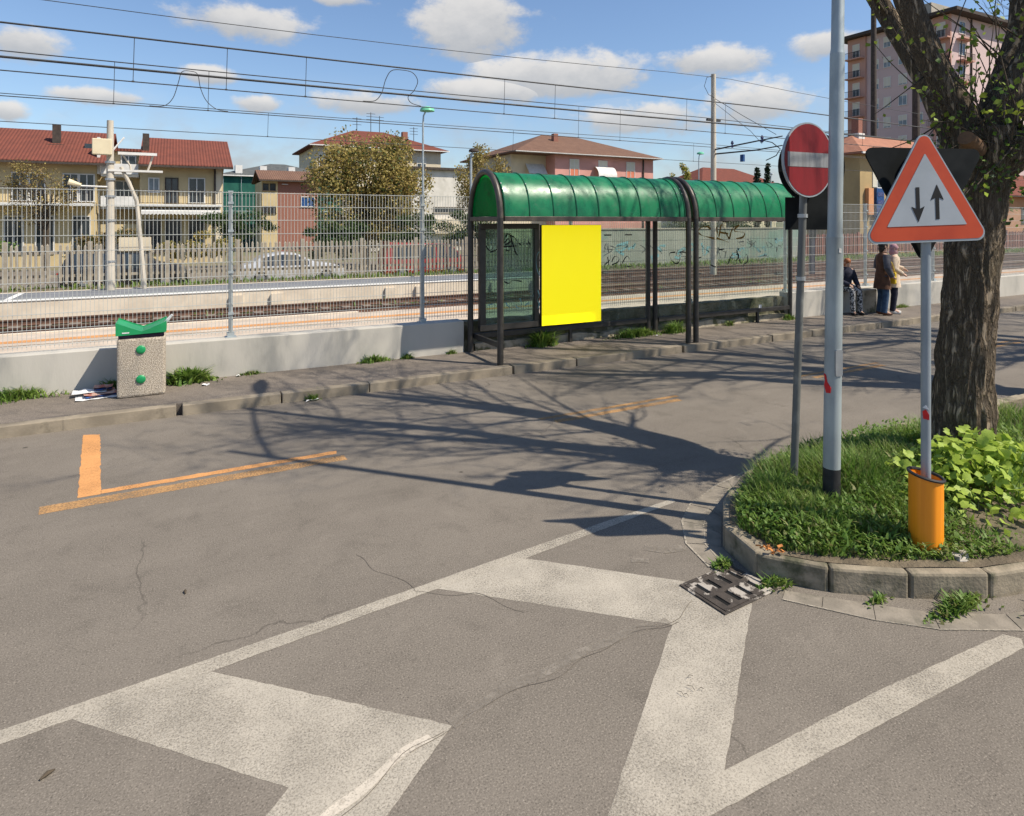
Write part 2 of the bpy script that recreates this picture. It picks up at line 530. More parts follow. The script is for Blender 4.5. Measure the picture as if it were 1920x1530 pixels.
def polycarb(name, c, transl=.45):
    g = NG(name)
    v = g.coord()
    col = g.mix(g.rng(g.noise(v, 1.4, 6, .6, .8), .35, .7), c, tuple(x * .78 for x in c))
    col = g.mix(g.math('MULTIPLY', g.rng(g.noise(v, 7, 5, .7), .52, .8), .6), col, (.11, .17, .12))
    col = g.mix(g.math('MULTIPLY', g.rng(g.noise(g.coord((9, 1, 1)), 2.2, 6, .7), .5, .75), .45), col, (.02, .11, .055))
    b = g.bsdf(col, g.rng(g.noise(v, 3, 4), .3, .7, .22, .42), 0, .5, g.bump(g.noise(v, 2.2, 3), .08, .05))
    t = g.n('ShaderNodeBsdfTranslucent')
    g.l(col, t.inputs[0])
    m = g.n('ShaderNodeMixShader')
    m.inputs[0].default_value = transl
    g.l(b, m.inputs[1])
    g.l(t.outputs[0], m.inputs[2])
    g.done(m.outputs[0])


polycarb('green_sheet', (.012, .235, .095), .28)
polycarb('green_gable', (.01, .55, .15), .8)


def leafmat(name, a, b, scale=3., transl=.35, rough=.55):
    g = NG(name)
    v = g.coord()
    col = g.mix(g.rng(g.noise(v, scale, 3, .6), .3, .7), a, b)
    col = g.mix(g.math('MULTIPLY', g.rng(g.noise(v, scale * 9, 2, .6), .45, .75), .5), col, tuple(x * .55 for x in a))
    s = g.bsdf(col, rough, 0, .35)
    t = g.n('ShaderNodeBsdfTranslucent')
    g.l(col, t.inputs[0])
    m = g.n('ShaderNodeMixShader')
    m.inputs[0].default_value = transl
    g.l(s, m.inputs[1])
    g.l(t.outputs[0], m.inputs[2])
    g.done(m.outputs[0])


leafmat('grass_blade', (.105, .215, .03), (.24, .33, .065), 3.5, .45)
leafmat('grass_dry', (.24, .23, .09), (.16, .19, .05), 3)
leafmat('weed_leaf', (.095, .19, .03), (.19, .29, .055), 5, .4)
leafmat('lime_leaf', (.46, .56, .10), (.30, .44, .06), 6, .4)
leafmat('young_leaf', (.27, .33, .045), (.15, .21, .028), 4, .45)
leafmat('olive_leaf', (.45, .35, .11), (.30, .26, .075), .7, .4)
leafmat('brown_leaf', (.27, .18, .075), (.19, .15, .055), 1.2, .35)
leafmat('hedge_leaf', (.04, .075, .02), (.07, .11, .028), 1.2, .25)
leafmat('cypress_leaf', (.012, .03, .012), (.02, .042, .016), 1.0, .15)


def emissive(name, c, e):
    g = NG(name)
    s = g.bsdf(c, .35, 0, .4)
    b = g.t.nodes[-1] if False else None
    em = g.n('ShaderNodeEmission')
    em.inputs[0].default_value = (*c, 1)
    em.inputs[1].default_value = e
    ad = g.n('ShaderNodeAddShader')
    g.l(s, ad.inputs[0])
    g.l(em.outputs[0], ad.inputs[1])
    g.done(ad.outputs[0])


emissive('poster_added_glow', (.93, .78, .006), .55)  # even glow added to brighten the poster in the shelter's shade, no lightbox


# ------------------------------------------------------------------ mesh helpers
class MB:
    """collects faces; build() links them as one mesh object"""

    def __init__(self):
        self.v = []
        self.f = []

    def add(self, vs_, fs_):
        o = len(self.v)
        self.v.extend([tuple(p) for p in vs_])
        self.f.extend([tuple(i + o for i in f) for f in fs_])
        return self

    def box(self, x0, x1, y0, y1, z0, z1):
        return self.add([(x0, y0, z0), (x1, y0, z0), (x1, y1, z0), (x0, y1, z0), (x0, y0, z1), (x1, y0, z1), (x1, y1, z1), (x0, y1, z1)],
                        [(3, 2, 1, 0), (4, 5, 6, 7), (0, 1, 5, 4), (1, 2, 6, 5), (2, 3, 7, 6), (3, 0, 4, 7)])

    def cbox(self, c, h):
        return self.box(c[0] - h[0], c[0] + h[0], c[1] - h[1], c[1] + h[1], c[2] - h[2], c[2] + h[2])

    def prism(self, poly, z0, z1):
        n = len(poly)
        return self.add([(x, y, z0) for x, y in poly] + [(x, y, z1) for x, y in poly],
                        [tuple(reversed(range(n))), tuple(range(n, 2 * n))] + [(i, (i + 1) % n, n + (i + 1) % n, n + i) for i in range(n)])

    def slab(self, poly, org, u, w, d0, d1):
        """polygon in the plane (u, w) through org, from depth d0 to d1 along n = u x w (towards the viewer)"""
        u = Vector(u); w = Vector(w); nrm = u.cross(w).normalized(); org = Vector(org)
        n = len(poly)
        pts = [org + u * a + w * b + nrm * d0 for a, b in poly] + [org + u * a + w * b + nrm * d1 for a, b in poly]
        return self.add(pts, [tuple(reversed(range(n))), tuple(range(n, 2 * n))] + [(i, (i + 1) % n, n + (i + 1) % n, n + i) for i in range(n)])

    def tube(self, pts, r, n=8, cap=True):
        pts = [Vector(p) for p in pts]
        if isinstance(r, (int, float)):
            r = [r] * len(pts)
        o = len(self.v)
        prev = None
        for i, p in enumerate(pts):
            d = (pts[min(i + 1, len(pts) - 1)] - pts[max(i - 1, 0)])
            d.normalize()
            if prev is None:
                a = Vector((0, 0, 1)) if abs(d.z) < .9 else Vector((1, 0, 0))
                e1 = d.cross(a).normalized()
            else:
                e1 = (prev - d * prev.dot(d)).normalized()
            prev = e1
            e2 = d.cross(e1)
            for k in range(n):
                an = 2 * math.pi * k / n
                self.v.append(tuple(p + (e1 * math.cos(an) + e2 * math.sin(an)) * r[i]))
        for i in range(len(pts) - 1):
            for k in range(n):
                a = o + i * n + k
                b = o + i * n + (k + 1) % n
                self.f.append((a, b, b + n, a + n))
        if cap:
            self.f.append(tuple(o + k for k in reversed(range(n))))
            e = o + (len(pts) - 1) * n
            self.f.append(tuple(e + k for k in range(n)))
        return self

    def rings(self, rings_, n=16, cap=True):
        """rings_: (x, y, z, rx, ry[, turn]) horizontal ellipses joined bottom to top"""
        o = len(self.v)
        for rg in rings_:
            x, y, z, rx, ry = rg[:5]
            tw = rg[5] if len(rg) > 5 else 0.
            for k in range(n):
                an = 2 * math.pi * k / n
                px, py = rx * math.cos(an), ry * math.sin(an)
                self.v.append((x + px * math.cos(tw) - py * math.sin(tw), y + px * math.sin(tw) + py * math.cos(tw), z))
        for i in range(len(rings_) - 1):
            for k in range(n):
                a = o + i * n + k
                b = o + i * n + (k + 1) % n
                self.f.append((a, b, b + n, a + n))
        if cap:
            self.f.append(tuple(o + k for k in reversed(range(n))))
            e = o + (len(rings_) - 1) * n
            self.f.append(tuple(e + k for k in range(n)))
        return self

    def ball(self, c, r, n=10, m=7, seed=None, amp=0.):
        rx, ry, rz = (r, r, r) if isinstance(r, (int, float)) else r
        o = len(self.v)
        for j in range(m + 1):
            th = math.pi * j / m
            for k in range(n):
                ph = 2 * math.pi * k / n
                d = Vector((math.sin(th) * math.cos(ph), math.sin(th) * math.sin(ph), -math.cos(th)))
                s = 1.
                if amp:
                    s += amp * mnoise.noise(d * 1.9 + Vector((seed or 0, 1.3, 2.7)))
                self.v.append((c[0] + d.x * rx * s, c[1] + d.y * ry * s, c[2] + d.z * rz * s))
        for j in range(m):
            for k in range(n):
                a = o + j * n + k
                b = o + j * n + (k + 1) % n
                self.f.append((a, b, b + n, a + n))
        return self

    def build(self, name, mat, parent=None, origin=None, smooth=False, bevel=0., rot=None, angle=35):
        off = Vector((0, 0, 0))
        if parent is not None:
            p = parent
            while p is not None:
                off += Vector(p.location)
                p = p.parent
            q = parent
            while q is not None:
                if q.get('_local'):
                    off = Vector((0, 0, 0))
                q = q.parent
        elif origin is not None:
            off = Vector(origin)
        me = bpy.data.meshes.new(name)
        me.from_pydata([(x - off.x, y - off.y, z - off.z) for x, y, z in self.v], [], self.f)
        if isinstance(mat, (list, tuple)):
            for m in mat:
                me.materials.append(MATS[m])
        else:
            me.materials.append(MATS[mat])
        if smooth:
            me.polygons.foreach_set('use_smooth', [True] * len(me.polygons))
            try:
                me.set_sharp_from_angle(angle=rad(angle))
            except Exception:
                pass
        me.update()
        ob = bpy.data.objects.new(name, me)
        COL.objects.link(ob)
        if parent is not None:
            ob.parent = parent
        elif origin is not None:
            ob.location = origin
        if bevel:
            b = ob.modifiers.new('bevel', 'BEVEL')
            b.width = bevel
            b.segments = 2
            b.limit_method = 'ANGLE'
        return ob


def tag(o, label, cat, group=None):
    o['label'] = label
    o['category'] = cat
    if group:
        o['group'] = group
    return o


def thing(name, label, cat, loc=(0, 0, 0), group=None, rz=0., local=False):
    o = bpy.data.objects.new(name, None)
    o.empty_display_size = .2
    o.location = loc
    o.rotation_euler = (0, 0, rz)
    COL.objects.link(o)
    if local or rz:
        o['_local'] = 1
    return tag(o, label, cat, group)


def struct(o):
    o['kind'] = 'structure'
    return o


def stuff(o, label=None, cat=None):
    o['kind'] = 'stuff'
    if label:
        tag(o, label, cat)
    return o


def inst(me, name, loc, parent=None, rot=None, scale=None):
    """another object sharing mesh data; loc is relative to the parent"""
    ob = bpy.data.objects.new(name, me)
    ob.location = loc
    if rot:
        ob.rotation_euler = rot
    if scale:
        ob.scale = scale
    COL.objects.link(ob)
    if parent is not None:
        ob.parent = parent
    return ob


def mesh_only(mb, name, mat, smooth=False):
    me = bpy.data.meshes.new(name)
    me.from_pydata(mb.v, [], mb.f)
    me.materials.append(MATS[mat])
    if smooth:
        me.polygons.foreach_set('use_smooth', [True] * len(me.polygons))
    me.update()
    return me


def numpy_mesh(name, V, Fq, mats, midx=None, smooth=False):
    """V (n,3) array, Fq (m,k) array of equal-sized faces"""
    me = bpy.data.meshes.new(name)
    k = Fq.shape[1]
    me.vertices.add(len(V))
    me.vertices.foreach_set('co', V.astype(np.float32).ravel())
    me.loops.add(Fq.size)
    me.loops.foreach_set('vertex_index', Fq.astype(np.int32).ravel())
    me.polygons.add(len(Fq))
    me.polygons.foreach_set('loop_start', np.arange(0, Fq.size, k, dtype=np.int32))
    try:
        me.polygons.foreach_set('loop_total', np.full(len(Fq), k, dtype=np.int32))
    except Exception:
        pass
    for m in mats:
        me.materials.append(MATS[m])
    if midx is not None:
        me.polygons.foreach_set('material_index', midx.astype(np.int32))
    if smooth:
        me.polygons.foreach_set('use_smooth', [True] * len(Fq))
    me.update(calc_edges=True)
    me.validate()
    return me


FWD = Vector((.4642, .8857, 0))
RGT = Vector((.8857, -.4642, 0))


def W(X, Y, z):
    """survey frame (X to the right of, Y ahead of the tripod) to world"""
    p = RGT * X + FWD * Y
    return Vector((p.x, p.y, z))

# ================================================================== THE SETTING
def sheet(name, pts, z, mat, parent=None, ragged=0.):
    mb = MB()
    if ragged:
        out = []
        for i in range(len(pts)):
            a, b = Vector(pts[i]), Vector(pts[(i + 1) % len(pts)])
            L = (b - a).length
            n_ = max(1, int(L / .035))
            nr = Vector((-(b - a).y, (b - a).x)) / max(L, 1e-6)
            for k in range(n_):
                p = a.lerp(b, k / n_)
                j = ragged * (mnoise.noise(Vector((p.x * 9, p.y * 9, 3))) + .8 * mnoise.noise(Vector((p.x * 31, p.y * 31, 7)))) if 0 < k else 0
                out.append((p.x + nr.x * j, p.y + nr.y * j))
        pts = out
    mb.add([(x, y, z) for x, y in pts], [tuple(range(len(pts)))])
    return mb.build(name, mat, parent)


def rect(x0, x1, y0, y1):
    return [(x0, y0), (x1, y0), (x1, y1), (x0, y1)]


struct(sheet('ground', rect(-1500, 1500, -1500, 1500), -.6, 'far_ground'))
road = struct(sheet('road', rect(-80, 220, -40, 8.92), 0, 'asphalt'))
struct(sheet('parking_lot', rect(-80, 120, 28.62, 46), -.5, 'asphalt'))

# painted markings, thin sheets on the asphalt
sheet('lane_line', [(-6, 3.24), (-6, 3.14), (-.72, 3.69), (.17, 3.765), (1.53, 3.93), (2.2, 3.99), (3.05, 4.10), (3.78, 4.20),
                    (3.8, 4.26), (3.01, 4.18), (1.58, 4.025), (.13, 3.875), (-.74, 3.79)], .0020, 'white_paint_line', road, .005)
sheet('lane_line', [(-6, 1.93), (1.93, 1.915), (2.85, 1.89), (4.22, 1.85), (4.3, 1.9), (4.25, 1.97), (3.14, 2.03), (2.1, 2.045), (-6, 2.05)], .0020, 'white_paint_line', road, .005)
sheet('hatch_stripe', [(-.47, 3.74), (.42, 2.84), (-.46, 2.03), (.1, 2.03), (1.16, 2.83), (.13, 3.80)], .0012, 'white_paint', road, .005)
sheet('hatch_stripe', [(1.48, 3.955), (2.61, 2.93), (1.44, 2.03), (2.1, 2.03), (3.2, 2.86), (2.99, 3.25), (2.17, 4.02)], .0012, 'white_paint', road, .005)
sheet('hatch_stripe', [(-2.1, 3.535), (-1.5, 3.60), (-.6, 2.78), (-1.7, 2.06), (-2.3, 2.06), (-1.25, 2.8)], .0012, 'white_paint', road, .005)
sheet('bay_mark', [(-.76, 6.66), (-.59, 6.66), (-.76, 8.53), (-.93, 8.60)], .002, 'orange_paint', road, .010)
sheet('bay_line', [(-.585, 6.67), (1.46, 6.69), (1.48, 6.78), (-.595, 6.765)], .002, 'orange_paint', road, .010)
sheet('bay_line', [(-1.0, 6.43), (1.53, 6.48), (1.52, 6.62), (-1.02, 6.60)], .002, 'orange_paint_worn', road, .012)
for s0, s1 in ((3.9, 6.1), (8.55, 10.55), (13.0, 15.1), (17.5, 19.6)):
    sheet('bay_line', [(s0, 6.68), (s1, 6.70), (s1, 6.775), (s0, 6.755)], .002, 'orange_paint_worn', road, .012)
    sheet('bay_line', [(s0 + .12, 6.50), (s1 - .1, 6.53), (s1 - .1, 6.63), (s0 + .12, 6.60)], .002, 'orange_paint_worn', road, .012)


def ribbon(name, pts, w, z, mat, parent, jit=.0):
    mb = MB()
    fine = []
    for i in range(len(pts) - 1):
        for k in range(8):
            f = k / 8
            fine.append((pts[i][0] * (1 - f) + pts[i + 1][0] * f, pts[i][1] * (1 - f) + pts[i + 1][1] * f))
    fine.append(pts[-1])
    L = []
    R_ = []
    for i, p in enumerate(fine):
        a = fine[max(i - 1, 0)]
        b = fine[min(i + 1, len(fine) - 1)]
        d = Vector((b[0] - a[0], b[1] - a[1], 0)).normalized()
        n_ = Vector((-d.y, d.x, 0))
        o = jit * mnoise.noise(Vector((p[0] * 3.1, p[1] * 3.1, 1.)))
        ww = w * (1 + .5 * mnoise.noise(Vector((p[0] * 5, p[1] * 5, 4.))))
        L.append((p[0] + n_.x * (o + ww / 2), p[1] + n_.y * (o + ww / 2), z))
        R_.append((p[0] + n_.x * (o - ww / 2), p[1] + n_.y * (o - ww / 2), z))
    m = len(L)
    mb.add(L + R_, [(i, m + i, m + i + 1, i + 1) for i in range(m - 1)])
    return mb.build(name, mat, parent)


ribbon('repair_seam', [(2.62, 2.98), (2.05, 2.98), (1.5, 2.93), (1.16, 2.83)], .06, .003, 'tar_film', road, .05)
ribbon('repair_seam', [(1.05, 2.80), (.82, 2.73), (.55, 2.64), (.25, 2.5), (.0, 2.35)], .045, .003, 'pale_seam', road, .05)
pm('crack_dark', (.085, .073, .06), (.15, .13, .107), 9, .95)
for pts in ([(2.66, 2.93), (2.2, 2.96), (1.75, 2.90), (1.25, 2.84), (.95, 2.72)], [(1.12, 2.80), (.72, 2.66), (.35, 2.5), (.1, 2.3)],
            [(1.15, 4.6), (1.28, 4.3), (1.35, 3.95), (1.7, 3.75), (1.9, 3.45)], [(2.9, 3.02), (2.7, 2.95), (2.4, 2.98)]):
    ribbon('crack', pts, .0034, .0034, 'crack_dark', road, .09)
for pts, w in (([(3.05, 3.72), (3.15, 3.62), (3.3, 3.6)], .09), ([(2.85, 3.62), (2.95, 3.55)], .06)):
    ribbon('scuff', pts, w, .004, 'tar_film', road, .05)

# pavement in front of the railway wall, kerb stones one by one
pave = struct(MB().prism(rect(-80, 220, 9.035, 10.28), -.15, .12).build('pavement', 'pavement_asphalt'))
kb = MB().box(-.5775, .5775, 8.885, 9.03, -.15, .128)
kme = [mesh_only(kb, 'kerb_stone', 'kerb_stone')]
s = -.55 - 1.165 * 5 - .58
i = 0
while s < 45:
    o = inst(kme[0], 'kerb_stone', (s + .5825, random.uniform(-.006, .006), random.uniform(-.006, .004)), pave, (0, 0, random.uniform(-.004, .004)))
    b = o.modifiers.new('bevel', 'BEVEL')
    b.width = .010
    b.segments = 2
    s += 1.165
    i += 1
MB().box(45.2, 220, 8.885, 9.03, -.15, .128).build('far_kerb', 'kerb_stone', pave)
MB().box(-80, -7, 8.885, 9.03, -.15, .128).build('far_kerb', 'kerb_stone', pave)

# ------------------------------------------------------------------ traffic island
LOW = [(3.46, 3.06), (3.74, 2.71), (4.13, 2.43), (4.58, 2.19), (5.05, 2.07), (5.6, 2.02), (6.2, 2.0), (7.2, 2.0)]
UPP = [(3.46, 3.06), (3.56, 3.45), (3.9, 3.78), (4.45, 4.08), (5.05, 4.24), (5.6, 4.28), (6.6, 4.3), (7.6, 4.3)]
x = 7.2
while x < 30:
    x += 1.0
    LOW.append((x, 2.0))
    UPP.append((x + .4, 4.3))


def tb(poly, s_):
    return float(np.interp(s_, [p[0] for p in poly], [p[1] for p in poly]))


def mound(s_, t_):
    e = .135 + .17 * math.exp(-((s_ - 6.2) ** 2 / 2.4 + (t_ - 3.15) ** 2 / .8)) + .05 * math.exp(-((s_ - 4.5) ** 2 / .6 + (t_ - 3.2) ** 2 / .5))
    if s_ > 8:
        e += .05 * math.exp(-(t_ - 3.15) ** 2 / .8)
    return e + .02 * mnoise.noise(Vector((s_ * 2.3, t_ * 2.3, 0)))


mb = MB()
ss = list(np.linspace(3.52, 8, 46)) + list(np.linspace(8.3, 31, 40))
nt = 14
for s_ in ss:
    lo = tb(LOW, s_) + .07
    hi = tb(UPP, s_) - .07
    if hi <= lo:
        lo = hi = (lo + hi) / 2
    for j in range(nt):
        t_ = lo + (hi - lo) * j / (nt - 1)
        mb.v.append((s_, t_, mound(s_, t_)))
for i in range(len(ss) - 1):
    for j in range(nt - 1):
        a = i * nt + j
        mb.f.append((a, a + nt, a + nt + 1, a + 1))
island = struct(mb.build('traffic_island', 'earth', smooth=True))


def stone_between(a, b, thick, z0, z1, name, mat, parent, side, gap=.006, off=0., bev=.02):
    a = Vector((*a, 0)); b = Vector((*b, 0))
    d = (b - a).normalized()
    n_ = Vector((-d.y, d.x, 0)) * side
    a = a + d * gap + n_ * off
    b = b - d * gap + n_ * off
    p = [a, b, b + n_ * thick, a + n_ * thick]
    # keep winding anticlockwise
    if side < 0:
        p = [p[3], p[2], p[1], p[0]]
    return MB().prism([(q.x, q.y) for q in p], z0, z1).build(name, mat, parent, bevel=bev)


for poly, side in ((LOW, 1), (UPP, -1)):
    for i in range(len(poly) - 1):
        if poly[i][0] > 26:
            break
        stone_between(poly[i], poly[i + 1], .125, -.1, .165 + random.uniform(-.006, .006), 'kerb_stone', 'island_kerb', island, side,
                      gap=random.uniform(.003, .009))
MB().box(26.5, 200, 2.0, 2.12, -.1, .165).build('far_kerb', 'island_kerb', island)
MB().box(26.5, 200, 4.18, 4.30, -.1, .165).build('far_kerb', 'island_kerb', island)
sheet('far_verge', rect(30.9, 200, 2.1, 4.2), .14, 'earth', island)

# gutter slabs round the tip of the island
GO = [(5.7, 4.50), (5.2, 4.46), (4.78, 4.38), (4.33, 4.28), (3.85, 4.10), (3.58, 3.90), (3.36, 3.62), (3.27, 3.29)]
GM = [(5.7, 4.40), (5.2, 4.36), (4.80, 4.27), (4.38, 4.17), (3.93, 3.97), (3.68, 3.77), (3.475, 3.54), (3.39, 3.29)]
GI = [(5.7, 4.30), (5.2, 4.26), (4.83, 4.20), (4.44, 4.085), (3.91, 3.80), (3.70, 3.60), (3.555, 3.46), (3.49, 3.27)]
for A, B in ((GO, GM), (GM, GI)):
    for i in range(len(A) - 1):
        q = [Vector((*p, 0)) for p in (A[i], A[i + 1], B[i + 1], B[i])]
        c = sum(q, Vector()) / 4
        q = [(c + (p - c) * .975) for p in q]
        MB().prism([(p.x, p.y) for p in reversed(q)], -.02, .0035 + random.uniform(0, .002)).build('gutter_slab', 'gutter_concrete', island)
for line, w in ((GO, .014), (GM, .008)):
    ribbon('mortar_line', line, w, .0062, 'mortar_worn', island, .0)
G2O = [(3.40, 2.80), (3.54, 2.62), (3.72, 2.39), (3.97, 2.16), (4.39, 1.93), (4.9, 1.80), (5.6, 1.77)]
G2I = [(3.50, 2.86), (3.66, 2.70), (3.86, 2.50), (4.10, 2.28), (4.48, 2.06), (4.95, 1.94), (5.6, 1.91)]
for i in range(len(G2O) - 1):
    q = [Vector((*p, 0)) for p in (G2O[i], G2I[i], G2I[i + 1], G2O[i + 1])]
    c = sum(q, Vector()) / 4
    q = [(c + (p - c) * .985) for p in q]
    MB().prism([(p.x, p.y) for p in reversed(q)], -.02, .0035 + random.uniform(0, .002)).build('gutter_slab', 'gutter_concrete', island)
ribbon('mortar_line', G2O, .010, .0062, 'mortar_worn', island)

# cast-iron drain grate let into the road, real slots over a thin black sheet painted as the shade below
gA, gB, gC, gD = Vector((2.93, 3.22, 0)), Vector((3.41, 3.25, 0)), Vector((3.47, 2.885, 0)), Vector((2.955, 2.845, 0))


def gp(u_, v_, z):
    p = gA * (1 - u_) * (1 - v_) + gB * u_ * (1 - v_) + gC * u_ * v_ + gD * (1 - u_) * v_
    return (p.x, p.y, z)


grate = thing('drain_grate', 'rusty slotted iron drain grate splashed with white paint beside the island kerb', 'drain grate', (3.19, 3.05, 0))


def gbox(mb, u0, u1, v0, v1, z0, z1):
    mb.add([gp(u0, v0, z0), gp(u1, v0, z0), gp(u1, v1, z0), gp(u0, v1, z0), gp(u0, v0, z1), gp(u1, v0, z1), gp(u1, v1, z1), gp(u0, v1, z1)],
           [(3, 2, 1, 0), (4, 5, 6, 7), (0, 1, 5, 4), (1, 2, 6, 5), (2, 3, 7, 6), (3, 0, 4, 7)])


mb = MB()
gbox(mb, .02, .98, .02, .98, .0022, .0030)
mb.build('slot_shade', 'slot_shade_black', grate)
mb = MB()
for a in ((0, 1, 0, .05), (0, 1, .95, 1), (0, .045, .05, .95), (.955, 1, .05, .95)):
    gbox(mb, *a, .0024, .011)
mb.build('frame', 'cracked_iron', grate, bevel=.003)
mb = MB()
us = [.06, .16, .23, .37, .44, .58, .65, .79, .86, .94]
vs2 = [.065, .14, .45, .55, .86, .935]
for i in range(9):
    for j in range(5):
        if i % 2 == 1 and i < 8 and j in (1, 3):
            continue
        gbox(mb, us[i], us[i + 1], vs2[j], vs2[j + 1], .0034, .0095)
mb.build('grating', 'cracked_iron', grate)

# ------------------------------------------------------------------ railway wall
WT0, WT1 = 10.27, 10.57
w = MB().box(-80, 4.44, WT0, WT1, -.15, .665).build('concrete_wall', 'cast_concrete', origin=(0, 10.4, 0), bevel=.012)
tag(w, 'long smooth pale grey concrete wall under the mesh fence, on the litter bin side of the shelter', 'wall')
w = MB().box(12.74, 220, WT0, WT1, -.15, .725).build('concrete_wall', 'cast_concrete', origin=(16, 10.4, 0), bevel=.012)
tag(w, 'smooth pale concrete wall behind the waiting people', 'wall')
# the older rough length behind the shelter
mb = MB()
nx, nz = 84, 8
for j in range(nz + 1):
    for i in range(nx + 1):
        s_ = 4.45 + (12.73 - 4.45) * i / nx
        z = -.15 + (.62 + .15) * j / nz
        d = .03 * mnoise.noise(Vector((s_ * 2.2, z * 4, 3))) + .02 * mnoise.noise(Vector((s_ * 7, z * 9, 5)))
        if j == nz:
            z += .02 * mnoise.noise(Vector((s_ * 3, 0, 9)))
        mb.v.append((s_, 10.40 + d + .04 * (z > .3), z))
for j in range(nz):
    for i in range(nx):
        a = j * (nx + 1) + i
        mb.f.append((a, a + 1, a + nx + 2, a + nx + 1))
b0 = nz * (nx + 1)
n0 = len(mb.v)
for i in range(nx + 1):
    mb.v.append((mb.v[b0 + i][0], 10.66, mb.v[b0 + i][2]))
    mb.v.append((mb.v[b0 + i][0], 10.66, -.15))
for i in range(nx):
    mb.f.append((b0 + i, b0 + i + 1, n0 + 2 * i + 2, n0 + 2 * i))
    mb.f.append((n0 + 2 * i, n0 + 2 * i + 2, n0 + 2 * i + 3, n0 + 2 * i + 1))
w = mb.build('old_wall', 'mossy_concrete', origin=(8.5, 10.4, 0), smooth=True)
tag(w, 'rough mossy old concrete wall behind the bus shelter glass', 'wall')
mb = MB()
nx = 60
for i in range(nx + 1):
    s_ = 4.66 + (12.7 - 4.66) * i / nx
    h = .24 + .05 * mnoise.noise(Vector((s_ * 1.7, 2, 1)))
    f_ = 10.285 + .02 * mnoise.noise(Vector((s_ * 4, 7, 1)))
    mb.v += [(s_, f_, .10), (s_, f_ + .015, h), (s_, 10.45, h + .01)]
for i in range(nx):
    a = i * 3
    mb.f += [(a, a + 3, a + 4, a + 1), (a + 1, a + 4, a + 5, a + 2)]
struct(mb.build('wall_footing', 'old_plinth', smooth=True))

# a square concrete footing where the wall changes section, beside the waiting people
b = MB().box(15.02, 15.58, 9.98, 10.262, .115, .70).build('concrete_block', 'old_plinth', origin=(15.3, 10.1, .12), bevel=.02)
tag(b, 'square dark grey concrete block against the pale wall beside the seated person', 'block')

# ------------------------------------------------------------------ welded mesh fence on the wall
FT = 10.45
fence = thing('mesh_fence', 'tall galvanised welded wire mesh fence standing on the concrete wall', 'fence', (3.75, FT, .66))
posts = [.72 + 3.033 * k for k in range(-4, 15)]
for k, s_ in enumerate(posts):
    z0 = .66 if s_ < 12.7 else .72
    p = MB()
    p.box(s_ - .03, s_ + .03, FT + .012, FT + .072, z0, 2.84)
    po = p.build('post', 'fence_metal', fence, bevel=.006)
    m = MB()
    m.box(s_ - .075, s_ + .075, FT - .06, FT + .115, z0, z0 + .012)
    m.box(s_ - .05, s_ + .05, FT - .02, FT + .09, z0 + .012, z0 + .07)
    m.build('base_plate', 'fence_metal', po)
    MB().box(s_ - .036, s_ + .036, FT + .006, FT + .078, 2.84, 2.86).build('cap', 'fence_metal', po)
    for zc in (1.0, 1.62, 2.24, 2.66):
        MB().box(s_ - .038, s_ + .038, FT - .014, FT + .012, zc, zc + .035).build('clamp', 'fence_metal', po)
zr = [.75 + .2083 * k for k in range(11)]
for k in range(len(posts) - 1):
    a, b = posts[k] + .01, posts[k + 1] - .01
    m = MB()
    n_ = int(round((b - a) / .0505))
    r = .0027
    for q in range(n_ + 1):
        xx = a + (b - a) * q / n_
        m.box(xx - r, xx + r, FT - r, FT + r, .70, 2.845)
    for z in zr:
        m.box(a, b, FT - r - .008, FT - r - .0005, z - .004, z + .004)
    stuff(m.build('mesh_panel', 'fence_wire', fence))

# ------------------------------------------------------------------ railway
struct(sheet('trackbed', rect(-90, 230, 16.4, 27.2), -.12, 'ballast'))
plat = struct(MB().box(-90, 230, 10.56, 16.65, -.18, .02).build('near_platform', 'platform_paving'))
sheet('safety_line', rect(-90, 230, 15.55, 15.85), .024, 'orange_paint', plat)
sheet('joint', rect(-90, 230, 15.18, 15.22), .024, 'ballast', plat)
MB().box(-90, 4.2, 16.654, 16.80, -.18, .045).build('edge_stone', 'platform_edge', plat)
fp = struct(MB().box(-90, 13.2, 19.87, 22.2, -.18, .395).build('far_platform', 'platform_asphalt'))
MB().box(-90, 13.2, 19.80, 19.867, -.18, .40).build('edge_wall', 'platform_edge', fp)
MB().box(-90, 13.2, 19.78, 20.0, .403, .425).build('edge_coping', 'white_edge', fp)
MB().box(-90, 13.2, 22.2, 22.3, -.18, .41).build('edge_wall', 'platform_edge', fp)
sheet('cross_line', [(-3.9, 20.02), (-3.75, 20.02), (-3.75, 22.15), (-3.9, 22.15)], .4, 'white_edge', fp)
for s_ in (1.5, 2.6, 6.0, 7.0, 9.7, 11.3):
    MB().box(s_ - .16, s_ + .16, 19.70, 19.797, -.18, .30).build('edge_pier', 'platform_edge', fp)


def rail(mb, s0, s1, t_, zb=-.10):
    prof = [(-.065, 0), (.065, 0), (.065, .015), (.012, .035), (.012, .11), (.034, .12), (.034, .15), (-.034, .15), (-.034, .12), (-.012, .11), (-.012, .035), (-.065, .015)]
    n_ = len(prof)
    mb.add([(s0, t_ + a, zb + b) for a, b in prof] + [(s1, t_ + a, zb + b) for a, b in prof],
           [tuple(range(n_)), tuple(reversed(range(n_, 2 * n_)))] + [(i, n_ + i, n_ + (i + 1) % n_, (i + 1) % n_) for i in range(n_)])


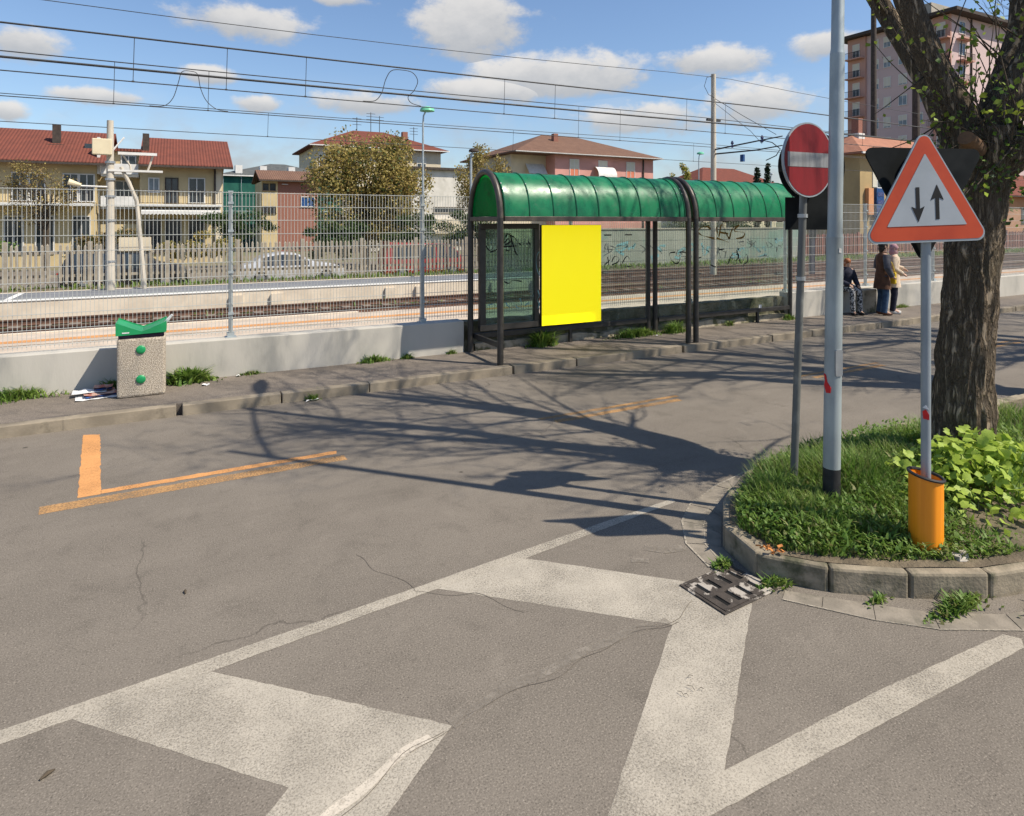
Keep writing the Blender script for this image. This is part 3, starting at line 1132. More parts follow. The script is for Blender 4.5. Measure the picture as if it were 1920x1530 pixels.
for c, lab, single in ((18.30, 'rusty railway track running beside the near platform edge', True), (24.1, 'rusty railway track behind the narrow far platform', False)):
    tr_ = thing('railway_track', lab, 'track', (0, c, -.12), 'railway tracks')
    for d in (-.75, .75):
        m = MB()
        rail(m, -90, 230, c + d)
        m.build('rail', 'rail_rust', tr_)
    if single:
        sm = mesh_only(MB().box(-.12, .12, -1.25, 1.25, -.04, .03), 'sleeper', 'sleeper')
        for k in range(82):
            inst(sm, 'sleeper', (-7 + .6 * k, random.uniform(-.02, .02), 0), tr_, (0, 0, random.uniform(-.01, .01)))
    else:
        m = MB()
        for k in range(90):
            m.box(-10 + .6 * k, -9.76 + .6 * k, c - 1.2, c + 1.2, -.14, -.09)
        stuff(m.build('far_sleepers', 'sleeper', tr_))
# a length of stacked spare rail beyond the end of the far platform
sp = thing('spare_rails', 'spare rusty rails laid beside the track past the far platform end', 'rails', (28, 21.2, -.1))
for d, s0, s1 in ((0, 15, 52), (.35, 16, 50), (.9, 14.5, 55)):
    m = MB()
    rail(m, s0, s1, 20.9 + d, -.12)
    m.build('rail', 'rail_rust', sp)
struct(MB().box(-90, 230, 25.6, 28.6, -.6, -.02).build('verge', 'earth'))


# ------------------------------------------------------------------ grass
def blades(n, pos, h, w, lean, mats, probs, rng):
    """pos (n,3), h (n,), w (n,), lean (n,)"""
    az = rng.uniform(0, 2 * np.pi, n)
    d = np.stack([np.cos(az), np.sin(az), np.zeros(n)], 1)
    side = np.stack([-np.sin(az), np.cos(az), np.zeros(n)], 1)
    up = np.array([0, 0, 1.])
    V = np.zeros((n, 6, 3))
    for j, (fz, fl, fw) in enumerate(((0, 0, 1), (.55, .3, .8), (.93, 1., .12))):
        c = pos + up * (h * fz)[:, None] + d * (h * lean * fl)[:, None]
        V[:, 2 * j] = c - side * (w * fw / 2)[:, None]
        V[:, 2 * j + 1] = c + side * (w * fw / 2)[:, None]
    base = (np.arange(n) * 6)[:, None]
    F_ = np.concatenate([base + np.array([0, 1, 3, 2]), base + np.array([2, 3, 5, 4])], 0)
    mi = rng.choice(len(mats), n, p=probs)
    return V.reshape(-1, 3), F_, np.concatenate([mi, mi])


def scatter_island(n, smin, smax, keep):
    smin = max(smin, 3.62)
    out = []
    while len(out) < n:
        s_ = random.uniform(smin, smax)
        lo, hi = tb(LOW, s_) + .15, tb(UPP, s_) - .15
        if hi <= lo:
            continue
        t_ = random.uniform(2.0, 4.3)
        if lo < t_ < hi and random.random() < keep(s_, t_):
            out.append((s_, t_, mound(s_, t_) - .01))
    return np.array(out)


def dens(s_, t_):
    d = 1.0 if s_ < 5.3 else max(.25, 1.0 - (s_ - 5.3) * .5)
    if s_ > 4.85 and t_ < 2.70:
        d *= max(.04, 1 - (s_ - 4.85) * 3.4)
    d *= .55 + .45 * min(1, max(0, .6 + 1.6 * mnoise.noise(Vector((s_ * 3.4, t_ * 3.4, 1)))))
    if s_ > 5.35 and t_ < 3.2:
        d *= .25
    return d


N = 26000
P = scatter_island(N, 3.5, 8.5, dens)
edge = np.array([min(p[1] - tb(LOW, p[0]), tb(UPP, p[0]) - p[1], (p[0] - 3.46) * .9) for p in P])
tall = (.075 + .15 * np.clip((P[:, 1] - 2.6) / 1.0, 0, 1) * np.clip((6.5 - P[:, 0]) / 1.5, .4, 1)) * np.clip(edge / .45, .45, 1)
patch = np.array([mnoise.noise(Vector((p[0] * 2.6, p[1] * 2.6, 8))) for p in P])
hgt = tall * np.clip(1 + .8 * patch, .4, 1.8) * RNG.uniform(.55, 1.35, N)
V1, F1, M1 = blades(N, P, hgt, RNG.uniform(.005, .011, N), RNG.uniform(.15, .95, N), 3, [.62, .28, .10], RNG) if False else blades(
    N, P, hgt, RNG.uniform(.005, .011, N), RNG.uniform(.15, .95, N), ['a', 'b', 'c'], [.60, .25, .15], RNG)
N2 = 9000
P2 = scatter_island(N2, 3.5, 7.5, dens)
P2[:, 2] += RNG.uniform(.01, .14, N2) * np.clip((P2[:, 1] - 2.0), .45, 1)
V2, F2, M2 = blades(N2, P2, RNG.uniform(.018, .04, N2), RNG.uniform(.012, .026, N2), RNG.uniform(.6, 2.2, N2), ['a', 'b', 'c'], [.35, .55, .10], RNG)
me = numpy_mesh('grass', np.concatenate([V1, V2]), np.concatenate([F1, F2 + len(V1)]), ['grass_blade', 'weed_leaf', 'grass_dry'], np.concatenate([M1, M2]))
o = bpy.data.objects.new('grass', me)
COL.objects.link(o)
stuff(o, 'long green grass and weeds covering the kerbed traffic island', 'grass')

# rough grass beyond the tracks
N3 = 9000
P3 = np.stack([RNG.uniform(-12, 70, N3), 25.7 + 2.7 * RNG.uniform(0, 1, N3) ** .7, np.full(N3, -.03)], 1)
cl = np.array([mnoise.noise(Vector((p[0] * .35, p[1] * .8, 2))) for p in P3])
P3 = P3[(cl > -.15) | (P3[:, 0] > 14)]
N3 = len(P3)
V3, F3, M3 = blades(N3, P3, RNG.uniform(.06, .26, N3), RNG.uniform(.03, .07, N3), RNG.uniform(.2, 1.2, N3), ['a', 'b', 'c'], [.45, .25, .30], RNG)
me = numpy_mesh('verge_grass', V3, F3, ['grass_blade', 'weed_leaf', 'grass_dry'], M3)
o = bpy.data.objects.new('verge_grass', me)
COL.objects.link(o)
stuff(o, 'rough patchy grass along the far side of the railway tracks', 'grass')
# weeds between the rails of the first track
N4 = 1800
P4 = np.stack([RNG.uniform(-8, 30, N4), RNG.uniform(17.7, 19.7, N4), np.full(N4, -.12)], 1)
cl = np.array([mnoise.noise(Vector((p[0] * .6, p[1] * .9, 5))) for p in P4])
P4 = P4[cl > .08]
N4 = len(P4)
V4, F4, M4 = blades(N4, P4, RNG.uniform(.05, .18, N4), RNG.uniform(.02, .05, N4), RNG.uniform(.3, 1.4, N4), ['a', 'b', 'c'], [.4, .4, .2], RNG)
me = numpy_mesh('track_weeds', V4, F4, ['grass_blade', 'weed_leaf', 'grass_dry'], M4)
o = bpy.data.objects.new('track_weeds', me)
COL.objects.link(o)
stuff(o, 'low weeds growing through the ballast of the near track', 'weeds')

# ================================================================== BUS SHELTER
SF, SR = 9.06, 10.22
AC, AH = (SF + SR) / 2, (SR - SF) / 2
shel = thing('bus_shelter', 'bus shelter with green barrel vault roof on black tubular frames', 'bus shelter', (8.6, 9.64, .12))
pm('green_rib', (.006, .12, .05), (.005, .09, .04), 5, .4, spec=.5)


def arch_pts(s_, a, b, z0=2.45, n_=18, th0=0., th1=math.pi):
    return [(s_, AC - a * math.cos(th0 + (th1 - th0) * k / n_), z0 + b * math.sin(th0 + (th1 - th0) * k / n_)) for k in range(n_ + 1)]


for s_ in (4.54, 8.47, 8.655, 12.68):
    MB().tube(arch_pts(s_, AH, .775), .05, 12).build('arch', 'bronze_metal', shel, smooth=True)
    MB().tube([(s_, SF, .12), (s_, SF, 2.45)], .052, 14).build('post', 'dark_metal', shel, smooth=True)
    MB().tube([(s_, SR, .12), (s_, SR, 2.45)], .052, 14).build('post', 'dark_metal', shel, smooth=True)
    m = MB()
    m.box(s_ - .035, s_ + .035, SF + .05, SR - .05, 2.405, 2.475)
    m.build('cross_beam', 'bronze_metal', shel, bevel=.006)
for a, b in ((4.60, 8.41), (8.715, 12.62)):
    for t_ in (SF, SR):
        MB().box(a, b, t_ - .04, t_ + .04, 2.40, 2.48).build('eaves_beam', 'bronze_metal', shel, bevel=.006)
    nr = 9
    ribs = [a + .03 + .4555 * k for k in range(9)]
    edges = [a] + ribs[1:] + [b] if False else ribs + [b - .01]
    for k in range(len(edges) - 1):
        e0, e1 = edges[k] + .016, edges[k + 1] - .016
        if e1 - e0 < .05:
            continue
        m = MB()
        n_ = 20
        for (aa, bb) in ((AH - .012, .738), (AH - .018, .732)):
            for p0 in (e0, e1):
                m.v += arch_pts(p0, aa, bb, 2.482, n_)
        q = n_ + 1
        for i in range(n_):
            m.f += [(i, i + 1, q + i + 1, q + i), (2 * q + i, 3 * q + i, 3 * q + i + 1, 2 * q + i + 1),
                    (i, 2 * q + i, 2 * q + i + 1, i + 1), (q + i, q + i + 1, 3 * q + i + 1, 3 * q + i)]
        m.build('roof_panel', 'green_sheet', shel, smooth=True)
    for e in edges:
        MB().tube(arch_pts(e, AH - .010, .742, 2.482, 20), .0135, 6).build('roof_rib', 'green_rib', shel, smooth=True)
    m = MB()
    for e in edges:
        for th in (.62, .78, 2.4):
            m.ball((e, AC - (AH + .004) * math.cos(th), 2.482 + .755 * math.sin(th)), .012, 6, 4)
    m.build('rivet_heads', 'galvanised', shel)
# closed green gables
for s_ in (4.56, 12.66):
    pts = [(AC - (AH - .05) * math.cos(math.pi * k / 20), 2.48 + .72 * math.sin(math.pi * k / 20)) for k in range(21)]
    m = MB()
    n_ = len(pts)
    m.add([(s_, p[0], p[1]) for p in pts] + [(s_ + .006, p[0], p[1]) for p in pts],
          [tuple(range(n_)), tuple(reversed(range(n_, 2 * n_)))] + [(i, n_ + i, n_ + (i + 1) % n_, (i + 1) % n_) for i in range(n_)])
    m.build('gable_panel', 'green_gable', shel)
# back rails and glazing
for a, b in ((4.60, 8.41), (8.715, 12.62)):
    MB().box(a, b, SR - .045, SR + .025, .355, .445).build('bottom_rail', 'dark_metal', shel, bevel=.006)
for s_ in (6.6, 11.6):
    MB().box(s_ - .03, s_ + .03, SR - .03, SR + .02, .12, .354).build('foot', 'dark_metal', shel)
MB().box(4.60, 4.64, SF + .06, SR - .06, .355, .44).build('side_rail', 'dark_metal', shel)
# end-frame upright with the display case
case = MB()
case.box(4.655, 5.835, 10.06, 10.16, .49, .60)
case.box(4.655, 5.835, 10.06, 10.16, 2.265, 2.36)
case.box(4.655, 4.765, 10.06, 10.16, .60, 2.265)
case.box(5.74, 5.835, 10.06, 10.16, .60, 2.265)
case = case.build('display_case', 'dark_metal', shel, bevel=.008)
cg = MB().box(4.766, 5.739, 10.10, 10.108, .601, 2.264).build('pane', 'case_glass', case)


def stroke(mb, pts, t_, w=.016, d=.002):
    fine = []
    n_ = len(pts)
    P_ = [Vector((p[0], p[1])) for p in pts]
    for i in range(n_ - 1):
        p0, p1, p2, p3 = P_[max(i - 1, 0)], P_[i], P_[i + 1], P_[min(i + 2, n_ - 1)]
        for k in range(6):
            f = k / 6
            fine.append(.5 * ((2 * p1) + (p2 - p0) * f + (2 * p0 - 5 * p1 + 4 * p2 - p3) * f * f + (3 * p1 - p0 - 3 * p2 + p3) * f ** 3))
    fine.append(P_[-1])
    o = len(mb.v)
    for i, p in enumerate(fine):
        d_ = (fine[min(i + 1, len(fine) - 1)] - fine[max(i - 1, 0)]).normalized()
        q = Vector((-d_.y, d_.x)) * w * .5 * (.75 + .5 * math.sin(i * .37 + 1))
        mb.v += [(p.x + q.x, t_, p.y + q.y), (p.x - q.x, t_, p.y - q.y)]
    for i in range(len(fine) - 1):
        a = o + 2 * i
        mb.f.append((a, a + 2, a + 3, a + 1))


TAG_BROWN = [[(10.15, 2.23), (10.04, 2.29), (9.89, 2.27), (9.78, 2.19), (9.88, 2.11), (10.04, 2.07), (10.26, 2.03)], [(10.32, 2.28), (10.34, 2.14), (10.32, 2.08)], [(10.39, 2.07), (10.47, 2.34), (10.58, 2.17), (10.7, 2.01)], [(10.43, 2.16), (10.67, 2.13)], [(10.7, 2.01), (10.79, 2.23), (10.99, 2.32)], [(10.99, 2.32), (10.85, 2.19), (11.15, 2.15), (11.11, 2.05), (10.9, 2.02)], [(10.32, 2.04), (10.47, 2.0), (10.69, 1.94)]]
TAG_DARK2 = [[(9.16, 1.76), (9.01, 1.74), (9.05, 1.61), (9.19, 1.52), (9.28, 1.6), (9.25, 1.76)], [(9.28, 1.76), (9.45, 1.73), (9.42, 1.53)], [(9.66, 1.71), (9.76, 1.61), (9.75, 1.5), (9.66, 1.46)], [(9.75, 1.61), (9.89, 1.64)], [(10.38, 1.78), (10.55, 1.8)], [(10.66, 1.47), (10.76, 1.65), (10.89, 1.72), (10.98, 1.65), (10.89, 1.53), (10.71, 1.63)], [(10.92, 1.77), (11.05, 1.48), (11.21, 1.67), (11.26, 1.52), (11.13, 1.43), (11.14, 1.32)], [(10.14, 1.47), (10.29, 1.42), (10.32, 1.51)]]
TAG_DARK1 = [[(7.37, 1.56), (7.49, 1.64), (7.51, 1.74)], [(7.54, 1.61), (7.61, 1.71), (7.72, 1.67), (7.67, 1.59), (7.54, 1.55), (7.76, 1.54)], [(7.79, 1.57), (7.92, 1.71), (8.03, 1.52), (7.9, 1.51)], [(7.44, 1.71), (7.47, 1.55)]]
CASE_BLACK = [[(5.08, 1.89), (5.14, 2.07), (5.24, 2.17), (5.3, 2.02), (5.36, 1.86)], [(5.14, 2.02), (5.23, 2.09), (5.25, 1.89), (5.17, 1.89)], [(4.78, 1.97), (4.85, 1.89), (4.92, 1.94)], [(5.25, 2.15), (5.33, 2.12), (5.43, 2.01), (5.48, 1.97)], [(5.62, 2.04), (5.66, 1.96), (5.61, 1.88)], [(5.08, 1.95), (5.4, 1.96)], [(5.17, 2.12), (5.21, 2.18), (5.31, 2.12)], [(5.34, 1.88), (5.4, 1.79)], [(5.14, 1.33), (5.23, 1.3), (5.31, 1.35), (5.49, 1.32)], [(4.86, 1.86), (4.98, 1.9), (5.05, 1.98)], [(5.16, 1.98), (5.3, 2.06)]]
CASE_TEAL = [[(4.82, 0.93), (4.91, 0.95), (4.98, .9)], [(5.17, 0.96), (5.23, 0.88), (5.33, 0.88)], [(5.36, 0.89), (5.43, 0.85), (5.49, 0.91), (5.45, 1.02)], [(5.55, 0.88), (5.64, 0.93), (5.61, 0.85)], [(5.05, .9), (5.1, .97), (5.13, .89)]]
for st in CASE_BLACK:
    m = MB()
    stroke(m, st, 10.097, .022)
    m.build('marker_stroke', 'graffiti_black', cg)
for st in CASE_TEAL:
    m = MB()
    stroke(m, st, 10.097, .016)
    m.build('marker_stroke', 'graffiti_teal', cg)
m = MB()
stroke(m, [(5.835, 1.85), (5.79, 1.8), (5.765, 1.67), (5.79, 1.51), (5.835, 1.42)], 10.057, .014)
stroke(m, [(5.80, 1.15), (5.83, 1.05), (5.79, .98), (5.83, .9), (5.80, .82)], 10.057, .02)
m.build('marker_scrawl', 'graffiti_teal', case)
# yellow poster panel
pp = MB().box(5.855, 7.165, 10.02, 10.09, .50, 2.335).build('poster_box', 'dark_metal', shel, bevel=.004)
MB().box(5.86, 7.16, 10.008, 10.018, .505, 2.33).build('poster', 'poster_added_glow', pp)
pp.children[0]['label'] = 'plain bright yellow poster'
g1 = MB().box(7.28, 8.41, 10.185, 10.193, .46, 2.38).build('glass_panel', 'shelter_glass', shel)
for st in TAG_DARK1:
    m = MB()
    stroke(m, st, 10.182, .02)
    m.build('marker_stroke', 'graffiti_black', g1)
g2 = MB().box(8.73, 12.60, 10.185, 10.193, .46, 2.38).build('glass_panel', 'shelter_glass', shel)
for st in TAG_BROWN:
    m = MB()
    stroke(m, st, 10.182, .036)
    m.build('marker_stroke', 'graffiti_brown', g2)
for st in TAG_DARK2:
    m = MB()
    stroke(m, st, 10.182, .024)
    m.build('marker_stroke', 'graffiti_black', g2)
for s_ in (7.45, 7.95, 9.6, 10.6, 11.6, 12.3):
    MB().box(s_ - .07, s_ + .07, 10.165, 10.21, 2.12 if s_ < 8.4 else 2.383, 2.145 if s_ < 8.4 else 2.43).build('glass_clamp', 'dark_metal', shel)
# the flyer stuck on the rail
MB().box(11.55, 11.63, 10.12, 10.135, .46, .53).build('paper_scrap', 'paper', shel)

# ================================================================== LITTER BIN
bn = thing('litter_bin', 'square exposed aggregate litter bin with green butterfly lid', 'litter bin', (-.405, 9.84, .12))
MB().box(-.68, -.13, 9.60, 10.09, .122, .885).build('body', 'aggregate', bn, bevel=.03)
MB().box(-.665, -.145, 9.615, 10.075, .885, .935).build('bag_edge', 'bag_purple', bn, bevel=.012)
lid = [(-.69, .93), (-.12, .945), (-.118, 1.085), (-.30, 1.005), (-.40, .972), (-.52, 1.02), (-.692, 1.10)]
m = MB()
for t0, t1 in ((9.585, 9.60), (10.09, 10.105)):
    n_ = len(lid)
    m.add([(a, t0, b) for a, b in lid] + [(a, t1, b) for a, b in lid], [tuple(range(n_)), tuple(reversed(range(n_, 2 * n_)))] + [(i, n_ + i, n_ + (i + 1) % n_, (i + 1) % n_) for i in range(n_)])
for (a0, b0), (a1, b1) in zip(lid[2:-1], lid[3:]):
    m.add([(a0, 9.6, b0 - .012), (a1, 9.6, b1 - .012), (a1, 10.09, b1 - .012), (a0, 10.09, b0 - .012)], [(0, 1, 2, 3)])
m.box(-.692, -.68, 9.6, 10.09, .93, 1.09)
m.box(-.13, -.118, 9.6, 10.09, .945, 1.08)
lo_ = m.build('lid', 'bin_green', bn)
MB().box(-.62, -.54, 9.581, 9.5845, .957, .972).build('maker_mark', 'paper', lo_)
for z in (.735, .35):
    d = MB()
    n_ = 20
    for j, (rr, dy) in enumerate(((.055, 0), (.055, -.012), (.045, -.02), (.02, -.024))):
        d.v += [(-.41 + rr * math.cos(2 * math.pi * k / n_), 9.599 + dy, z + rr * math.sin(2 * math.pi * k / n_)) for k in range(n_)]
    for j in range(3):
        d.f += [(j * n_ + k, j * n_ + (k + 1) % n_, (j + 1) * n_ + (k + 1) % n_, (j + 1) * n_ + k) for k in range(n_)]
    d.f.append(tuple(3 * n_ + k for k in range(n_)))
    d.build('boss', 'bin_green', bn, smooth=True)
pr = MB()
pr.tube([(-.19, 9.75, .96), (-.10, 9.72, 1.09), (-.05, 9.71, 1.15)], [.02, .022, .016], 6)
tag(pr.build('rolled_paper', 'paper', origin=(-.15, 9.74, .96)), 'white rolled paper sticking out of the green bin lid', 'paper')

# loose papers
np_ = thing('newspapers', 'heap of crumpled newspapers on the pavement against the litter bin', 'newspapers', (-.97, 9.93, .12))
random.seed(5)
for k, (ms, w_, h_) in enumerate((('paper', .48, .30), ('print_blue', .34, .24), ('print_red', .36, .26), ('paper', .38, .16), ('print_blue', .20, .16), ('print_red', .22, .12))):
    m = MB()
    cx_, cy_ = -.95 + random.uniform(-.06, .1), 9.86 + .035 * k
    an = random.uniform(-.25, .25)
    z0 = .124 + .016 * k
    nn_ = 6
    for i in range(nn_ + 1):
        for j in range(nn_ + 1):
            a, b = (i / nn_ - .5) * w_, (j / nn_ - .5) * h_
            m.v.append((cx_ + a * math.cos(an) - b * math.sin(an), cy_ + a * math.sin(an) + b * math.cos(an),
                        z0 + .03 * abs(mnoise.noise(Vector((a * 9 + k, b * 9, k * 2.)))) + .10 * max(0, b + .02) * (k > 1)))
    for i in range(nn_):
        for j in range(nn_):
            q = i * (nn_ + 1) + j
            m.f.append((q, q + nn_ + 1, q + nn_ + 2, q + 1))
    m.build('sheet', ms, np_, smooth=True)


def scrap(x, y, z, w_, h_, lab, seed, mat='paper'):
    random.seed(seed)
    m = MB()
    for i in range(4):
        for j in range(4):
            a, b = (i / 3 - .5) * w_ * random.uniform(.75, 1.1), (j / 3 - .5) * h_ * random.uniform(.75, 1.1)
            m.v.append((x + a, y + b, z + .004 + random.uniform(0, .03)))
    for i in range(3):
        for j in range(3):
            q = i * 4 + j
            m.f.append((q, q + 4, q + 5, q + 1))
    tag(m.build('paper_scrap', mat, origin=(x, y, z)), lab, 'litter')


scrap(.36, 9.86, .12, .10, .10, 'crumpled white paper scrap on the pavement past the litter bin', 1)
scrap(1.60, 8.82, .0, .16, .06, 'flattened white wrapper in the gutter against the kerb', 2)
scrap(.80, 10.18, .12, .06, .05, 'tiny white paper scrap by the foot of the fence wall', 3)
scrap(8.43, 9.9, .12, .05, .04, 'small white scrap on the pavement under the shelter', 4)

# ================================================================== STREET LAMP
LX, LY = 4.462, 3.183
lamp = thing('street_lamp', 'tall stepped galvanised street lamp column with black painted foot', 'street lamp', (LX, LY, .15))


def lpt(z):
    """the column leans a touch"""
    return (LX - .034 + .0125 * z, LY + .018 - .006 * z, z)


MB().tube([lpt(.08), lpt(.52)], [.0625, .0622], 20).build('painted_foot', 'black_paint', lamp, smooth=True)
MB().tube([lpt(.52), lpt(2.28)], [.0618, .0605], 20).build('column', 'lamp_pole', lamp, smooth=True)
MB().tube([lpt(2.28), lpt(2.33), lpt(3.68)], [.0605, .053, .052], 20).build('column', 'lamp_pole', lamp, smooth=True)
MB().tube([lpt(3.68), lpt(3.72), lpt(7.2)], [.052, .046, .036], 18).build('column', 'lamp_pole', lamp, smooth=True)
MB().tube([(LX + .03, LY, 6.5), (LX + .10, LY + .6, 6.72), (LX + .22, LY + 1.5, 6.85), (LX + .30, LY + 2.15, 6.86)], [.032, .03, .028, .028], 10).build('arm', 'lamp_pole', lamp, smooth=True)
hd = MB()
hd.tube([(LX + .28, LY + 2.0, 6.85), (LX + .31, LY + 2.2, 6.87), (LX + .36, LY + 2.5, 6.88), (LX + .40, LY + 2.78, 6.86)], [.04, .09, .10, .04], 12)
hd.build('lamp_head', 'galvanised', lamp, smooth=True)
dn = (Vector((-LX, -LY, 0)).normalized())
rt = Vector((-dn.y, dn.x, 0))
n0 = (dn * .75 + rt * .62).normalized()          # the inspection door sits to one side
u0 = Vector((-n0.y, n0.x, 0))
door = [(-.022, -.10), (.022, -.10), (.03, -.09), (.03, .09), (.022, .10), (-.022, .10), (-.03, .09), (-.03, -.09)]
MB().slab(door, Vector(lpt(1.33)), u0, Vector((0, 0, 1)), .056, .0665).build('inspection_door', 'galvanised', lamp)
n1_ = (dn * .8 - rt * .6).normalized()
u1 = Vector((-n1_.y, n1_.x, 0))
MB().slab([(-.03, .07), (-.012, .06), (.0, .01), (.03, -.03), (.025, -.07), (-.01, -.075), (-.028, -.02), (-.02, .02)], Vector(lpt(1.17)), u1, Vector((0, 0, 1)), .059, .0635).build('torn_sticker', 'sticker_red', lamp)
MB().slab([(-.01, .02), (.012, .012), (.008, -.02), (-.012, -.015)], Vector(lpt(2.18)), n0.cross(Vector((0, 0, 1))) * -1, Vector((0, 0, 1)), .058, .0625).build('torn_sticker', 'sticker_white', lamp)


# ================================================================== ROAD SIGNS
def axes(bearing, roll=0.):
    n_ = Vector((math.sin(rad(bearing)), math.cos(rad(bearing)), 0))
    u = Vector((-n_.y, n_.x, 0))
    w_ = Vector((0, 0, 1))
    c, s_ = math.cos(rad(roll)), math.sin(rad(roll))
    return u * c + w_ * s_, w_ * c - u * s_, n_


def rtri(h, r, up=True, k=6):
    """rounded triangle of height h, centred half way up, corner radius r"""
    a = h / .8660
    P_ = [(-a / 2, -h / 2), (a / 2, -h / 2), (0, h / 2)]
    cen = (0, -h / 2 + h / 3)
    out = []
    for i, p in enumerate(P_):
        d = Vector((p[0] - cen[0], p[1] - cen[1])).normalized()
        q = Vector(p) - d * 2 * r
        base = math.atan2(d.y, d.x)
        for j in range(k + 1):
            an = base - math.pi / 3 + 2 * math.pi / 3 * j / k
            out.append((q.x + r * math.cos(an), q.y + r * math.sin(an)))
    if not up:
        out = [(-x_, -y_) for x_, y_ in out]
    return out


# two-way traffic warning triangle
TX, TY = 4.56, 2.575
sg = thing('warning_sign', 'red bordered triangular two-way traffic sign with black arrows on grey pole', 'road sign', (TX, TY, .15))
MB().tube([(TX, TY, .1), (TX, TY, 2.95)], .0305, 16).build('pole', 'sign_pole', sg, smooth=True)
u, w_, n_ = axes(204, 2.0)
tc_ = Vector((TX, TY, 2.652)) + n_ * .045 - u * .045
MB().slab(rtri(.785, .055), tc_, u, w_, 0, .012).build('plate', 'sign_rim', sg)
MB().slab(rtri(.75, .045), tc_ - w_ * .002, u, w_, .013, .0145).build('red_border', 'sign_orange_red', sg)
inner = rtri(.49, .004)
MB().slab(inner, tc_ - w_ * .035, u, w_, .0155, .017).build('white_field', 'sign_white', sg)


def arrow(cx_, cy_, sgn):
    p = [(-.013, -.11), (.013, -.11), (.013, .035), (.046, .02), (0, .125), (-.046, .02), (-.013, .035)]
    pp_ = [(cx_ + x_, cy_ + sgn * y_) for x_, y_ in p]
    return pp_ if sgn > 0 else list(reversed(pp_))


MB().slab(arrow(-.062, -.128, -1), tc_, u, w_, .018, .0195).build('arrow', 'sign_black', sg)
MB().slab(arrow(.075, -.128, 1), tc_, u, w_, .018, .0195).build('arrow', 'sign_black', sg)
# the give-way sign facing the other way on the same pole
u2, w2, n2_ = axes(20, 0)
bc = Vector((TX, TY, 2.50)) - axes(204)[2] * .06 + axes(204)[0] * .03
MB().slab(rtri(.82, .05, False), bc, u2, w2, 0, .012).build('reverse_plate', 'sign_back', sg)
sg.children[-1]['label'] = 'dark back of a downward triangular sign'
for z in (2.42, 2.78):
    MB().rings([(TX, TY, z, .038, .038), (TX, TY, z + .03, .038, .038)], 14).build('clamp', 'galvanised', sg)
dn2 = Vector((-TX, -TY, 0)).normalized()
u3 = Vector((-dn2.y, dn2.x, 0))
for (pts, z, ms) in (([(-.02, .02), (.0, .035), (.02, .0), (.02, -.035), (-.015, -.03)], 1.08, 'sticker_red'), ([(-.02, .01), (.018, .0), (.0, .03)], 1.115, 'sticker_white')):
    MB().slab(pts, Vector((TX, TY, z)), u3, Vector((0, 0, 1)), .0285, .0325).build('torn_sticker', ms, sg)

# orange guard tube round its foot
ob_ = thing('bollard_sleeve', 'orange plastic tube sleeve with black rim around the warning sign pole foot', 'bollard', (TX - .03, TY - .03, .15))
bx_, by_ = TX - .035, TY - .02
m = MB()
n_s = 40
ring = []
for k in range(n_s):
    an = 2 * math.pi * k / n_s
    rr = .102 + .0012 * math.cos(an * 12)
    ring.append((rr * math.cos(an), rr * math.sin(an)))
lv = [.13, .30, .50, .665]
for z in lv:
    for (x_, y_) in ring:
        top = (z + (0.02 * (-(x_ * axes(220)[0].x + y_ * axes(220)[0].y) / .105)) * (z > .6))
        m.v.append((bx_ + x_, by_ + y_, top))
for z in reversed(lv):
    for (x_, y_) in ring:
        top = (z + (0.02 * (-(x_ * axes(220)[0].x + y_ * axes(220)[0].y) / .105)) * (z > .6))
        m.v.append((bx_ + x_ * .955, by_ + y_ * .955, top))
for j in range(7):
    for k in range(n_s):
        m.f.append((j * n_s + k, j * n_s + (k + 1) % n_s, (j + 1) * n_s + (k + 1) % n_s, (j + 1) * n_s + k))
m.build('tube', 'orange_plastic', ob_, smooth=True)
rim = MB()
rp = []
for k in range(n_s + 1):
    an = 2 * math.pi * k / n_s
    x_, y_ = .104 * math.cos(an), .104 * math.sin(an)
    rp.append((bx_ + x_, by_ + y_, .672 + 0.02 * (-(x_ * axes(220)[0].x + y_ * axes(220)[0].y) / .105)))
rim.tube(rp, .011, 6, cap=False)
rim.build('rim', 'black_paint', ob_, smooth=True)
st_ = MB().ball((4.60, 2.38, .175), (.07, .05, .045), 10, 6, 3, .5).build('stone', 'white_stone', origin=(4.6, 2.37, .15))
tag(st_, 'pale stone in the grass at the foot of the orange sleeve', 'stone')

# no-entry disc
NX, NY = 4.43, 3.55
ne = thing('no_entry_sign', 'round red no entry sign with white bar on a leaning thin pole', 'road sign', (NX, NY, .15))
top = Vector((4.53, 3.50, 3.18))
bot = Vector((4.445, 3.553, .1))
MB().tube([bot, bot.lerp(top, .35), top], .030, 14).build('pole', 'old_pole', ne, smooth=True)
u, w_, n_ = axes(180, 0.6)
dc = Vector((4.51, 3.505, 2.895)) + n_ * .045


def circ(r, k=40, cx_=0, cy_=0):
    return [(cx_ + r * math.cos(2 * math.pi * i / k), cy_ + r * math.sin(2 * math.pi * i / k)) for i in range(k)]


